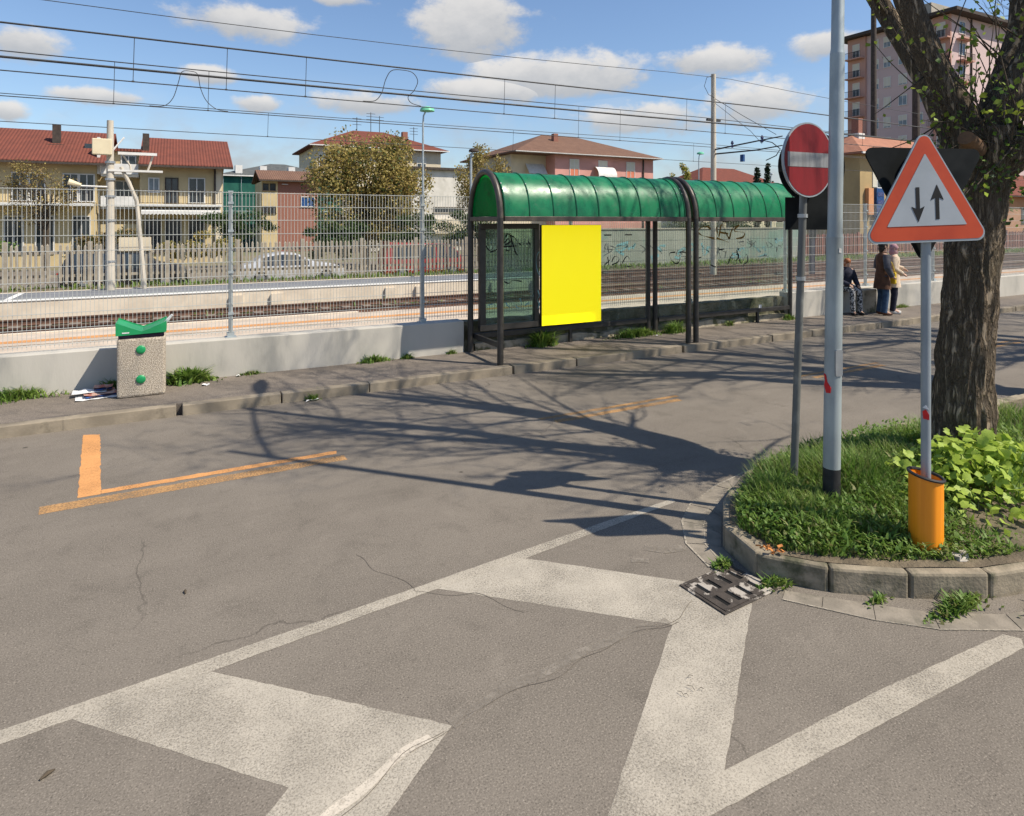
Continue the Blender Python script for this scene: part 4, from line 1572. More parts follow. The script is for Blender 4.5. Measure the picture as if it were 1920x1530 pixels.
MB().slab(circ(.302), dc, u, w_, -.012, .006).build('plate', 'sign_rim', ne)
MB().slab(circ(.289), dc, u, w_, .007, .0085).build('red_disc', 'sign_red', ne)
MB().slab([(-.255, -.058), (.255, -.058), (.255, .058), (-.255, .058)], dc, u, w_, .0095, .011).build('white_bar', 'sign_bar', ne)
for z in (2.62, 2.43, 1.92):
    f_ = (z - .1) / 3.08
    c = bot.lerp(top, f_)
    MB().rings([(c.x, c.y, z, .039, .039), (c.x, c.y, z + .03, .039, .039)], 14).build('clamp', 'galvanised', ne)
u, w_, n_ = axes(20, 0)
bd = Vector((4.70, 3.55, 2.86)) + n_ * .03
MB().slab(circ(.30), bd, u, w_, 0, .01).build('reverse_disc', 'sign_back', ne)
bd = Vector((4.68, 3.55, 2.465)) + n_ * .03
MB().slab([(-.22, -.135), (.22, -.135), (.22, .135), (-.22, .135)], bd, u, w_, 0, .012).build('reverse_panel', 'sign_back', ne)

# ================================================================== TREES
BR = {}


def cat(pts, k=6):
    """Catmull-Rom through (x, y, z, r)"""
    out = []
    P_ = [Vector(p) for p in pts]
    n_ = len(P_)
    for i in range(n_ - 1):
        p0, p1, p2, p3 = P_[max(i - 1, 0)], P_[i], P_[i + 1], P_[min(i + 2, n_ - 1)]
        for j in range(k):
            f = j / k
            out.append(.5 * ((2 * p1) + (p2 - p0) * f + (2 * p0 - 5 * p1 + 4 * p2 - p3) * f * f + (3 * p1 - p0 - 3 * p2 + p3) * f ** 3))
    out.append(P_[-1])
    return out


def bark_tube(mb, path, n_, amp, seed):
    """a tube whose skin is furrowed along its length"""
    o = len(mb.v)
    prev = None
    run = 0.
    for i, p in enumerate(path):
        c = Vector(p[:3])
        a = Vector(path[max(i - 1, 0)][:3])
        b = Vector(path[min(i + 1, len(path) - 1)][:3])
        d = (b - a).normalized()
        if i:
            run += (c - Vector(path[i - 1][:3])).length
        if prev is None:
            e1 = d.cross(Vector((1, .3, 0))).normalized()
        else:
            e1 = (prev - d * prev.dot(d)).normalized()
        prev = e1
        e2 = d.cross(e1)
        for k in range(n_):
            an = 2 * math.pi * k / n_
            cs, sn = math.cos(an), math.sin(an)
            q = Vector((cs * 5.2, sn * 5.2, run * 2.1 + seed))
            f1 = abs(mnoise.noise(q)) * 2
            f2 = abs(mnoise.noise(Vector((cs * 11, sn * 11, run * 5 + seed)))) * 2
            low_ = mnoise.noise(Vector((cs * 1.1, sn * 1.1, run * .9 + seed * 2)))
            r = p[3] * (1 + amp * (f1 - .45) + amp * .5 * (f2 - .4) + .10 * low_)
            mb.v.append(tuple(c + (e1 * cs + e2 * sn) * r))
    for i in range(len(path) - 1):
        for k in range(n_):
            a = o + i * n_ + k
            b = o + i * n_ + (k + 1) % n_
            mb.f.append((a, b, b + n_, a + n_))
    e = o + (len(path) - 1) * n_
    mb.f.append(tuple(e + k for k in range(n_)))


def grow(mb, p, d, r, length, level, rnd, tips):
    n_ = 5
    pts = [p.copy()]
    rr = [r]
    q = p.copy()
    dd = d.normalized()
    for i in range(n_):
        dd = (dd + Vector((rnd.uniform(-1, 1), rnd.uniform(-1, 1), rnd.uniform(-.6, 1))) * .22).normalized()
        q = q + dd * (length / n_)
        pts.append(q.copy())
        rr.append(r * (1 - .75 * (i + 1) / n_))
    mb.tube(pts, rr, 5 if level < 2 else 4, cap=False)
    if level >= 3:
        tips.append((pts[-1], dd))
        tips.append((pts[3], dd))
        return
    for c in range({0: 5, 1: 5, 2: 3}[level]):
        i = rnd.randint(1, n_)
        side = Vector((rnd.uniform(-1, 1), rnd.uniform(-1, 1), rnd.uniform(-.2, .9)))
        nd = (dd * .8 + side * .9).normalized()
        grow(mb, pts[i], nd, max(rr[i] * .62, .0045), length * rnd.uniform(.45, .72), level + 1, rnd, tips)
    tips.append((pts[-1], dd))


def leaf_cloud(name, pts, size, mats, probs, parent, rng, spread=.08, per=3):
    n_ = len(pts) * per
    base = np.repeat(np.array([tuple(p) for p in pts]), per, 0) + rng.normal(0, spread, (n_, 3))
    s_ = rng.uniform(.6, 1.3, n_) * size
    a = rng.normal(0, 1, (n_, 3))
    a /= np.linalg.norm(a, axis=1)[:, None]
    b = rng.normal(0, 1, (n_, 3))
    b = np.cross(a, b)
    b /= np.linalg.norm(b, axis=1)[:, None]
    c = np.cross(a, b)
    V = np.zeros((n_, 4, 3))
    V[:, 0] = base
    V[:, 1] = base + (a * .55 + b * .42 + c * .08) * s_[:, None]
    V[:, 2] = base + a * 1.1 * s_[:, None]
    V[:, 3] = base + (a * .55 - b * .42 + c * .08) * s_[:, None]
    off = Vector((0, 0, 0))
    q = parent
    while q is not None:
        off += Vector(q.location)
        q = q.parent
    V = V.reshape(-1, 3) - np.array(tuple(off))
    Fq = np.arange(n_ * 4).reshape(-1, 4)
    me_ = numpy_mesh(name, V, Fq, mats, rng.choice(len(mats), n_, p=probs))
    ob = bpy.data.objects.new(name, me_)
    COL.objects.link(ob)
    ob.parent = parent
    return stuff(ob)


rnd = random.Random(21)
TB = W(4.04, 5.7, .2)
tree = thing('street_tree', 'gnarled bare street tree with forked furrowed trunk on the grassy island', 'tree', tuple(TB), 'row of street trees')
trunk = [(*W(3.99, 5.70, .02), .30), (*W(4.0, 5.70, .30), .252), (*W(4.015, 5.70, .8), .226), (*W(4.06, 5.70, 1.5), .210), (*W(4.11, 5.70, 2.2), .202), (*W(4.165, 5.70, 2.7), .225), (*W(4.2, 5.70, 3.0), .27), (*W(4.2, 5.70, 3.22), .25)]
m = MB()
bark_tube(m, cat(trunk, 12), 96, .11, 1.)
tk = m.build('trunk', 'bark', tree, smooth=True, angle=180)
LIMBS = [
    [(4.16, 5.70, 2.85, .22), (3.985, 5.75, 3.42, .15), (3.77, 5.80, 3.92, .125), (3.60, 5.85, 4.5, .118), (3.45, 6.0, 5.3, .095), (2.8, 6.15, 6.4, .07), (2.3, 6.35, 7.6, .04)],
    [(4.20, 5.70, 2.95, .22), (4.38, 5.65, 3.48, .155), (4.58, 5.60, 3.95, .13), (4.75, 5.55, 4.7, .115), (4.4, 5.5, 5.8, .09), (3.9, 5.45, 7.2, .06), (3.6, 5.5, 8.3, .03)],
    [(4.22, 5.62, 2.9, .21), (4.52, 5.42, 3.15, .165), (4.85, 5.28, 3.45, .14), (5.3, 5.15, 4.2, .12), (5.5, 5.0, 5.4, .09), (5.6, 5.0, 6.9, .05)],
    [(4.22, 5.78, 2.95, .20), (4.60, 5.98, 3.65, .15), (4.88, 6.10, 4.35, .13), (5.0, 6.35, 5.4, .11), (4.6, 6.8, 6.6, .085), (4.2, 7.0, 8.0, .04)],
    [(4.15, 5.85, 3.0, .16), (4.1, 6.3, 3.75, .12), (3.9, 6.7, 4.6, .105), (3.5, 7.0, 5.7, .085), (3.0, 7.2, 7.0, .05)],
]
tips = []
tw = MB()
shoots = []
for li, lm in enumerate(LIMBS):
    path = cat([(*W(x_, y_, z_), r_ * .88) for x_, y_, z_, r_ in lm], 8)
    m = MB()
    bark_tube(m, path, 30, .10, li * 5.3)
    m.build('limb', 'bark', tree, smooth=True, angle=180)
    n_ = len(path)
    for c in range(10):
        i = int(n_ * ((.60 if li == 0 else .48) + (.38 if li == 0 else .5) * c / 10))
        p = path[min(i, n_ - 1)]
        d = (Vector(path[min(i + 2, n_ - 1)][:3]) - Vector(path[i - 2][:3])).normalized()
        side = Vector((rnd.uniform(-1, 1), rnd.uniform(-1, 1), rnd.uniform(.0, .6)))
        grow(tw, Vector(p[:3]), d * .6 + side, max(p[3] * .34, .014), rnd.uniform(1.3, 2.5), 0 if c % 2 else 1, rnd, tips)
stuff(tw.build('branches', 'twig_bark', tree))
# thin shoots round the fork
sh = MB()
fork = W(4.2, 5.6, 3.15)
sleaf = []
for k in range(95):
    if k < 45:
        lm = LIMBS[k % 4]
        f = rnd.uniform(.0, 1.0)
        a, b = lm[0 if f < .5 else 1], lm[1 if f < .5 else 2]
        g_ = (f * 2) % 1
        c = W(a[0] * (1 - g_) + b[0] * g_, a[1] * (1 - g_) + b[1] * g_, a[2] * (1 - g_) + b[2] * g_)
        c = c + Vector((rnd.uniform(-.1, .1), rnd.uniform(-.1, .1), .05))
    else:
        c = fork + Vector((rnd.uniform(-.35, .35), rnd.uniform(-.35, .35), rnd.uniform(-.25, .2)))
    d = Vector((rnd.uniform(-.7, .7), rnd.uniform(-.7, .7), 1.0)).normalized()
    if k % 5 == 0:
        d = Vector((-rnd.uniform(.4, 1), rnd.uniform(-.6, .3), rnd.uniform(-.7, .2))).normalized()
    pts = [c]
    L = rnd.uniform(.35, 1.15)
    for j in range(5):
        d = (d + Vector((rnd.uniform(-1, 1), rnd.uniform(-1, 1), rnd.uniform(-.3, .5))) * .2).normalized()
        pts.append(pts[-1] + d * L / 5)
        if rnd.random() < .75:
            sleaf.append(pts[-1])
    sh.tube(pts, [.008, .007, .006, .005, .004, .003], 5, cap=False)
stuff(sh.build('shoots', 'twig_bark', tree))
leaf_cloud('leaves', sleaf, .05, ['young_leaf', 'weed_leaf', 'lime_leaf'], [.6, .25, .15], tree, RNG, .035, 2)
ivy = []
for k in range(300):
    an = rnd.uniform(0, 2 * math.pi)
    z = rnd.choice([rnd.gauss(3.0, .22), rnd.gauss(2.75, .2)])
    r = .29 + rnd.uniform(0, .06)
    c = W(4.2, 5.7, z)
    ivy.append(c + Vector((r * math.cos(an), r * math.sin(an), 0)))
leaf_cloud('leaves', ivy, .042, ['weed_leaf', 'young_leaf', 'hedge_leaf'], [.25, .1, .65], tree, RNG, .05, 2)
tsel = [t_[0] for t_ in tips if t_[0].z > 4.2]
rnd.shuffle(tsel)
leaf_cloud('leaves', tsel[:700], .05, ['young_leaf', 'lime_leaf'], [.75, .25], tree, RNG, .05, 1)
stub = MB()
sp0, sp1 = W(3.98, 5.52, 3.02), W(3.80, 5.36, 3.10)
stub.tube([sp0, sp1], [.10, .06], 14)
stub.build('pruned_stub', 'cut_wood', tree, smooth=True)

LAB2 = ['second bare street tree of the island row, past the forked trunk', 'third street tree along the island, shading the road before the waiting people', 'fourth street tree far along the island row']
for k, (s_, t_, rz, sc_) in enumerate(((11.9, 3.1, .5, 1.3), (17.9, 3.1, 2.5, 1.28), (24.0, 3.15, 4.2, 1.2))):
    r = tree.copy()
    COL.objects.link(r)
    r.location = (s_, t_, .15)
    r.rotation_euler = (0, 0, rz)
    r.scale = (sc_, sc_, sc_)
    r['label'] = LAB2[k]
    for ch in list(tree.children):
        if ch.name.startswith('leaves'):
            continue
        c = ch.copy()
        COL.objects.link(c)
        c.parent = r

# ================================================================== PLANTS
def leaf_mesh(seed, lob=7):
    rr = random.Random(seed)
    m = MB()
    n_ = 14
    m.v.append((0, 0, 0))
    for k in range(n_):
        an = 2 * math.pi * k / n_
        r = 1 - .16 * (k % 2) + rr.uniform(-.05, .05)
        if k == 7:
            r *= .55
        x_, y_ = r * math.cos(an), r * math.sin(an)
        m.v.append((x_, y_, .22 * abs(y_) - .18 * x_ * x_ + rr.uniform(-.06, .06)))
    for k in range(n_):
        m.f.append((0, 1 + k, 1 + (k + 1) % n_))
    return m


LMS = [mesh_only(leaf_mesh(k), 'leaf', 'lime_leaf', True) for k in range(4)]
plant = thing('leafy_plant', 'mound of broad crinkled lime green leaves beside the tree trunk', 'plant', (5.72, 2.80, .2))
rl = random.Random(4)
cnt = 0
while cnt < 285:
    x_, y_ = rl.gauss(0, .40), rl.gauss(0, .27)
    if (x_ / .95) ** 2 + (y_ / .55) ** 2 > 1:
        continue
    s_, t_ = 5.80 + x_, 2.82 + y_
    if t_ < tb(LOW, s_) + .2:
        continue
    hh = .34 * (1 - ((x_ / 1.0) ** 2 + (y_ / .62) ** 2)) + .05
    z = mound(s_, t_) + hh * rl.uniform(.35, 1.0)
    sz = rl.uniform(.030, .056)
    inst(LMS[cnt % 4], 'leaf', (s_ - 5.72, t_ - 2.80, z - .2), plant,
         (rl.gauss(0, .45) + .35 * 1, rl.gauss(0, .45), rl.uniform(0, 6.28)), (sz, sz, sz))
    cnt += 1
pts_ = []
while len(pts_) < 900:
    x_, y_ = rl.gauss(0, .40), rl.gauss(0, .27)
    if (x_ / .95) ** 2 + (y_ / .55) ** 2 > 1 or 2.82 + y_ < tb(LOW, 5.80 + x_) + .15:
        continue
    hh = .34 * (1 - ((x_ / 1.0) ** 2 + (y_ / .62) ** 2)) + .05
    pts_.append((5.80 + x_, 2.82 + y_, mound(5.8 + x_, 2.82 + y_) + hh * rl.uniform(0, .85)))
leaf_cloud('undergrowth', pts_, .07, ['lime_leaf', 'weed_leaf'], [.7, .3], plant, RNG, .02, 1)
m = MB()
for k in range(60):
    x_, y_ = rl.gauss(0, .35), rl.gauss(0, .22)
    s_, t_ = 5.80 + x_, 2.82 + y_
    z0 = mound(s_, t_)
    m.tube([(s_, t_, z0 - .02), (s_ + rl.uniform(-.05, .05), t_ + rl.uniform(-.05, .05), z0 + .12), (s_ + rl.uniform(-.1, .1), t_ + rl.uniform(-.1, .1), z0 + .26)], [.005, .004, .003], 4, cap=False)
stuff(m.build('stems', 'weed_leaf', plant))


def weed(x, y, z, rx, ry, h, n_, lab, seed, mats=('weed_leaf', 'grass_blade', 'grass_dry'), probs=(.55, .38, .07), wide=.022, grp='weeds along the wall foot'):
    rg = np.random.default_rng(seed)
    pos = np.stack([x + rg.normal(0, rx / 2, n_), y + np.abs(rg.normal(0, ry / 2, n_)) * -1, np.full(n_, z)], 1)
    f = np.exp(-((pos[:, 0] - x) / max(rx, .01)) ** 2)
    hh = h * f * rg.uniform(.4, 1.2, n_)
    Va, Fa, Ma = blades(n_, pos, hh, rg.uniform(.4, 1.2, n_) * wide, rg.uniform(.3, 1.5, n_), ['a', 'b', 'c'], list(probs), rg)
    me_ = numpy_mesh('weed', Va - np.array([x, y, z]), Fa, list(mats), Ma)
    root = thing('weed', lab, 'weed', (x, y, z), grp)
    ob = bpy.data.objects.new('leaves', me_)
    COL.objects.link(ob)
    ob.parent = root
    stuff(ob)
    return root


weed(-1.85, 10.26, .12, .55, .16, .17, 420, 'wide green weed tuft at the wall foot short of the newspapers', 1)
weed(-.78, 10.26, .12, .18, .10, .16, 130, 'shaded weed tuft between the newspapers and the wall', 2)
weed(.14, 10.25, .12, .30, .20, .22, 420, 'broad dandelion clump at the wall foot just past the litter bin', 3, wide=.05)
weed(.98, 10.26, .12, .18, .06, .07, 90, 'low yellowing weed strip under the first fence post', 4, probs=(.2, .3, .5))
weed(2.85, 10.26, .12, .26, .10, .14, 220, 'small weed tuft at the wall foot between litter bin and shelter', 5)
weed(3.40, 10.26, .12, .12, .08, .10, 90, 'little weed tuft in the shelter post shadow by the wall', 6)
weed(4.20, 10.26, .12, .10, .06, .09, 70, 'tiny weed by the end of the pale wall at the shelter', 7)
weed(5.95, 10.17, .12, .26, .14, .32, 480, 'bushy dark green weed under the yellow poster', 8, wide=.03)
weed(8.05, 10.15, .12, .55, .16, .18, 620, 'long green weed bank under the clear shelter glass', 9, probs=(.3, .6, .1))
weed(9.05, 10.14, .12, .28, .16, .24, 420, 'grassy weed clump behind the paired shelter posts', 10, probs=(.35, .6, .05))
weed(10.72, 10.22, .12, .12, .08, .13, 90, 'dry brown weed under the far shelter glass', 11, probs=(.1, .2, .7))
weed(12.6, 10.2, .12, .2, .1, .15, 150, 'weed at the far end post of the shelter', 12)
weed(17.0, 10.25, .12, .3, .08, .1, 130, 'faint weed strip at the wall past the waiting people', 13, probs=(.3, .3, .4))
GI_ = 'weeds in the island gutter'
weed(1.62, 8.86, .0, .08, .05, .13, 60, 'dark weed sprouting from a kerb joint beside the white wrapper', 14, grp=GI_)
weed(3.36, 3.30, .004, .09, .09, .05, 110, 'small weed between the drain grate and the gutter slabs', 15, grp=GI_)
weed(3.50, 2.98, .004, .13, .10, .055, 130, 'weeds squeezed between the drain grate and the island kerb', 16, grp=GI_)
weed(4.30, 2.26, .004, .26, .09, .075, 330, 'grassy weed patch at the kerb foot below the orange sleeve', 17, probs=(.3, .5, .2), grp=GI_)
weed(3.92, 2.52, .004, .12, .05, .04, 60, 'sparse weeds in the kerb foot gap of the island', 18, grp=GI_)
weed(4.75, 2.02, .01, .2, .06, .05, 70, 'thin weeds at the kerb foot beyond the weed patch', 19, grp=GI_)
# a fallen dry leaf cluster on the kerb
dl = MB()
rl = random.Random(9)
for k in range(16):
    c = Vector((3.545 + rl.uniform(-.05, .05), 3.02 + rl.uniform(-.05, .05), .172 + rl.uniform(0, .05)))
    a = Vector((rl.uniform(-1, 1), rl.uniform(-1, 1), rl.uniform(-.4, .6))).normalized() * .04
    b = Vector((rl.uniform(-1, 1), rl.uniform(-1, 1), rl.uniform(-.4, .6))).normalized() * .02
    dl.add([c, c + a * .5 + b, c + a, c + a * .5 - b], [(0, 1, 2, 3)])
pm('dry_leaf', (.50, .20, .055), (.36, .14, .04), 30, .8)
tag(dl.build('dry_leaves', 'dry_leaf', origin=(3.545, 3.02, .165)), 'orange dry leaves caught on the island kerb edge', 'leaves')
# twigs on the hatched paint
tg = MB()
for k in range(5):
    x_, y_ = 2.36 + rl.uniform(-.1, .1), 2.50 + rl.uniform(-.07, .07)
    an = rl.uniform(0, 3.1)
    L = rl.uniform(.02, .05)
    tg.tube([(x_, y_, .012), (x_ + L * .5 * math.cos(an), y_ + L * .5 * math.sin(an), .018), (x_ + L * math.cos(an + .3), y_ + L * math.sin(an + .3), .012)], .0014, 4)
tag(tg.build('dry_twigs', 'twig_bark', origin=(2.36, 2.5, 0)), 'little heap of dry twigs lying on the white hatching', 'twigs')
for k, (x_, y_, ln) in enumerate(((-.52, 3.37, .06), (.05, 4.62, .05), (4.0, 1.55, .14))):
    m = MB()
    an = .6 + k
    m.tube([(x_, y_, .006), (x_ + ln * .5 * math.cos(an), y_ + ln * .5 * math.sin(an), .012), (x_ + ln * math.cos(an), y_ + ln * math.sin(an), .006)], [.004, .010, .003], 6)
    tag(m.build('seed_pod', 'twig_bark', origin=(x_, y_, 0)), ('dark seed pod on the asphalt inside the hatched area', 'small dark seed pod on the open road beyond the lane line', 'long dark twig on the asphalt outside the hatched area')[k], 'pod')

# ================================================================== OVERHEAD LINE
def sagged(s0, s1, t_, z, sag=.0, span=45., ref=21.4, n_=60):
    out = []
    for k in range(n_ + 1):
        s_ = s0 + (s1 - s0) * k / n_
        f = ((s_ - ref) / span) % 1.0
        out.append((s_, t_, z - sag * 4 * f * (1 - f)))
    return out


def zsag(s_, z, sag, span=45., ref=21.4):
    f = ((s_ - ref) / span) % 1.0
    return z - sag * 4 * f * (1 - f)


def overhead(lab, t_, zm, zc, drops, rm=.02, rc=.015, sag=.12, loop=None):
    root = thing('overhead_line', lab, 'overhead line', (21.4, t_, zc))
    MB().tube(sagged(-45, 180, t_, zm, sag), rm, 5).build('messenger_wire', 'wire_dark', root)
    MB().tube([(-45, t_, zc), (180, t_, zc)], rc, 5).build('contact_wire', 'wire_dark', root)
    for s_ in drops:
        m = MB()
        m.tube([(s_, t_, zc), (s_ + .03, t_, zsag(s_, zm, sag))], .008, 4)
        m.box(s_ - .03, s_ + .03, t_ - .012, t_ + .012, zc - .015, zc + .025)
        m.build('dropper', 'wire_dark', root)
    if loop:
        MB().tube([p[:3] for p in cat([(*q, 0.) for q in loop], 5)], .012, 5).build('jumper_loop', 'wire_dark', root)
    return root


overhead('heavier overhead railway wire pair above the near track', 18.3, 7.05, 5.84, [-.95, 1.15, 3.15, 9.3, 11.2, 17.0, 19.0, 25.2, 27.5, 33, 39, 45, 51], rm=.024,
         loop=[(4.75, 18.3, 5.86), (5.1, 18.3, 5.90), (5.3, 18.3, 6.15), (5.42, 18.3, 6.55), (5.6, 18.3, 6.83), (5.95, 18.3, 6.88), (6.25, 18.3, 6.83), (6.4, 18.3, 6.6), (6.28, 18.3, 6.3), (6.1, 18.3, 6.1), (6.2, 18.3, 5.93), (6.5, 18.3, 5.86)])
overhead('thinner overhead railway wire pair above the track behind the far platform', 22.9, 7.38, 5.98, [-1.7, .9, 15.2, 17.4, 28.5, 31.0, 38, 44, 50], rm=.018,
         loop=[(-.75, 22.9, 6.0), (-.35, 22.9, 6.03), (-.1, 22.9, 6.3), (.05, 22.9, 6.8), (.15, 22.9, 7.15), (.4, 22.9, 7.2), (.6, 22.9, 7.12), (.68, 22.9, 6.7), (.85, 22.9, 6.3), (1.15, 22.9, 6.05), (1.5, 22.9, 6.0)])
overhead('lowest overhead railway wire pair along the concrete picket fence', 27.0, 6.82, 5.76, [3.2, 14.2, 25.6, 36], rm=.014, rc=.013)
tag(MB().tube(sagged(-45, 180, 14.5, 5.47, .1), .024, 6).build('feeder_cable', 'wire_dark', origin=(21, 14.5, 5.4)), 'thick single feeder cable strung over the near platform', 'cable')
tag(MB().tube(sagged(-45, 180, 21.35, 8.97, .55), .012, 5).build('earth_wire', 'wire_dark', origin=(21, 21.35, 9)), 'thin topmost wire tied to the catenary mast head', 'wire')

mast = thing('catenary_mast', 'grey catenary mast with brackets rising behind the shelter roof', 'mast', (21.4, 21.3, -.1))
MB().tube([(21.4, 21.3, -.12), (21.4, 21.3, 9.02)], [.14, .105], 14).build('column', 'pole_concrete', mast, smooth=True)
for z, dz in ((5.42, -.05), (5.62, .12)):
    MB().tube([(21.4, 21.2, z), (21.4, 18.9, z + dz), (21.4, 17.6, z + dz + .06)], [.035, .03, .022], 8).build('cantilever', 'wire_dark', mast)
MB().tube([(21.4, 18.6, 5.75), (21.4, 18.1, 5.6), (21.4, 17.7, 5.3), (21.4, 17.9, 5.05), (21.4, 18.4, 4.9)], .02, 6).build('registration_arm', 'wire_dark', mast)
MB().tube([(21.4, 21.2, 7.9), (21.4, 19.6, 6.9), (21.4, 17.9, 5.9)], .012, 5).build('stay', 'wire_dark', mast)
MB().tube([(21.4, 21.2, 7.7), (21.4, 19.2, 6.2), (21.4, 18.6, 5.6)], .010, 5).build('stay', 'wire_dark', mast)
MB().tube([(21.35, 21.25, 8.95), (20.9, 21.2, 8.8), (20.75, 21.2, 8.4), (21.0, 21.2, 8.05), (21.35, 21.2, 7.95)], .012, 5).build('earth_loop', 'wire_dark', mast)
MB().box(21.35, 21.45, 19.55, 19.72, 4.95, 5.25).build('number_plate', 'board_blue', mast)
for (y_, z_) in ((20.2, 5.55), (18.6, 5.6)):
    MB().rings([(21.4, y_, z_ + .05, .03, .03), (21.4, y_, z_ + .1, .07, .07), (21.4, y_, z_ + .18, .03, .03), (21.4, y_, z_ + .24, .07, .07), (21.4, y_, z_ + .35, .03, .03)], 10).build('insulator', 'insulator', mast)
MB().box(21.0, 21.8, 21.25, 21.35, 6.9, 7.0).build('bracket', 'wire_dark', mast)

# old concrete signal pole on the far platform
cp = thing('signal_pole', 'stubby concrete pole carrying a cream cabinet and white brackets on the far platform', 'pole', (-1.72, 22.05, .4))
PX, PY = -1.72, 22.05
MB().tube([(PX, PY, .39), (PX, PY, 5.35)], [.13, .085], 12).build('column', 'pole_concrete', cp, smooth=True)
MB().tube([(PX - .28, PY, .39), (PX - .28, PY, 1.6)], .035, 8).build('side_pipe', 'pole_concrete', cp)
MB().box(PX - .42, PX + .06, PY - .32, PY - .1, 4.32, 4.78).build('cabinet', 'cream_box', cp, bevel=.02)
MB().box(PX - .05, PX + 1.35, PY - .12, PY + .1, 3.86, 3.92).build('shelf', 'white_trim', cp)
MB().box(PX + .2, PX + 1.2, PY - .12, PY - .06, 4.36, 4.44).build('bracket', 'white_trim', cp)
MB().tube([(PX + .3, PY, 4.4), (PX + .5, PY, 4.05), (PX + .52, PY, 3.9)], .03, 6).build('brace', 'pole_concrete', cp)
MB().tube([(PX + 1.1, PY, 4.4), (PX + 1.0, PY, 4.05), (PX + .95, PY, 3.9)], .03, 6).build('brace', 'pole_concrete', cp)
MB().tube([(PX - .9, PY - .1, 3.42), (PX - .05, PY - .05, 3.40)], .03, 6).build('arm', 'white_trim', cp)
sp_ = MB()
sp_.tube([(PX - 1.0, PY - .15, 3.52), (PX - .85, PY - .12, 3.48), (PX - .7, PY - .1, 3.44)], [.10, .07, .04], 10)
sp_.build('loudspeaker', 'cream_box', cp, smooth=True)
for z in (1.2, 2.4, 3.1, 3.6, 4.1):
    MB().rings([(PX, PY, z, .135, .135), (PX, PY, z + .06, .135, .135)], 12).build('band', 'galvanised', cp)
lp = thing('bent_pipe', 'crooked pale pipe post standing beside the concrete signal pole', 'post', (-.85, 22.02, .4))
MB().tube([(-.85, 22.02, .39), (-.95, 22.02, 1.8), (-1.05, 22.02, 3.0), (-1.25, 22.02, 3.55), (-1.45, 22.02, 4.0)], [.07, .06, .055, .055, .05], 8).build('pipe', 'pole_concrete', lp, smooth=True)


def lamp_post(lab, s_, t_, z0, z1, r=.05, head='lamp_green', grp='slim lamp posts'):
    o = thing('lamp_post', lab, 'lamp post', (s_, t_, z0), grp)
    MB().tube([(s_, t_, z0), (s_, t_, z1 - .5), (s_ + .02, t_, z1 - .2), (s_ + .12, t_, z1)], [r, r * .7, r * .6, r * .6], 8).build('column', 'fence_metal', o, smooth=True)
    m = MB()
    m.rings([(s_ + .16, t_, z1 - .06, .05, .05), (s_ + .16, t_, z1 - .02, .27, .27), (s_ + .16, t_, z1 + .08, .24, .24), (s_ + .16, t_, z1 + .15, .08, .08)], 14)
    m.build('lamp_head', head, o, smooth=True)
    return o


lamp_post('slim platform lamp with green mushroom head beside the shelter', 7.86, 21.9, .4, 6.4)
lamp_post('slim lamp with dark square head beside the brown tree', 13.35, 30.0, -.5, 6.0, .09, 'dark_trim')
lamp_post('slim green headed lamp in front of the pink house', 34.2, 35.5, -.5, 7.4, .05)
lamp_post('distant slim lamp between pink house and catenary mast', 66, 56, -.5, 8.3, .07, 'fence_metal')

# ================================================================== CONCRETE PICKET FENCES
def picket_fence(lab, s0, s1, t_, n_post, mat='picket_concrete', sp_=.18):
    f = thing('picket_fence', lab, 'fence', ((s0 + s1) / 2, t_, 0), 'concrete picket fences')
    L = Vector(f.location)
    pk = MB()
    pk.add([(-.042, -.03, .14), (.042, -.03, .14), (.042, .03, .14), (-.042, .03, .14), (-.042, -.03, 1.50), (.042, -.03, 1.50), (.042, .03, 1.50), (-.042, .03, 1.50), (0, 0, 1.58)],
           [(3, 2, 1, 0), (0, 1, 5, 4), (1, 2, 6, 5), (2, 3, 7, 6), (3, 0, 4, 7), (4, 5, 8), (5, 6, 8), (6, 7, 8), (7, 4, 8)])
    pme = mesh_only(pk, 'picket', mat)
    po = MB().box(-.07, .07, -.07, .07, -.02, 1.66)
    pome = mesh_only(po, 'fence_post', mat)
    n_ = int((s1 - s0) / sp_)
    for k in range(n_):
        s_ = s0 + sp_ * (k + .5)
        if k % n_post == 0:
            inst(pome, 'fence_post', (s_ - L.x, 0, 0), f)
        elif random.random() > .015:
            inst(pme, 'picket', (s_ - L.x, random.uniform(-.01, .01), random.uniform(-.03, .02)), f, (0, random.uniform(-.025, .025), 0))
    for z in (.36, 1.20):
        MB().box(s0, s1, t_ + .034, t_ + .10, z, z + .10).build('rail', mat, f)
    return f


random.seed(3)
picket_fence('pale concrete picket fence in front of the parked cars', -13, 19.4, 28.2, 14)
picket_fence('weathered concrete picket fence beyond the shelter towards the tan building', 36.2, 66, 28.2, 14, 'brick_wall', .2)

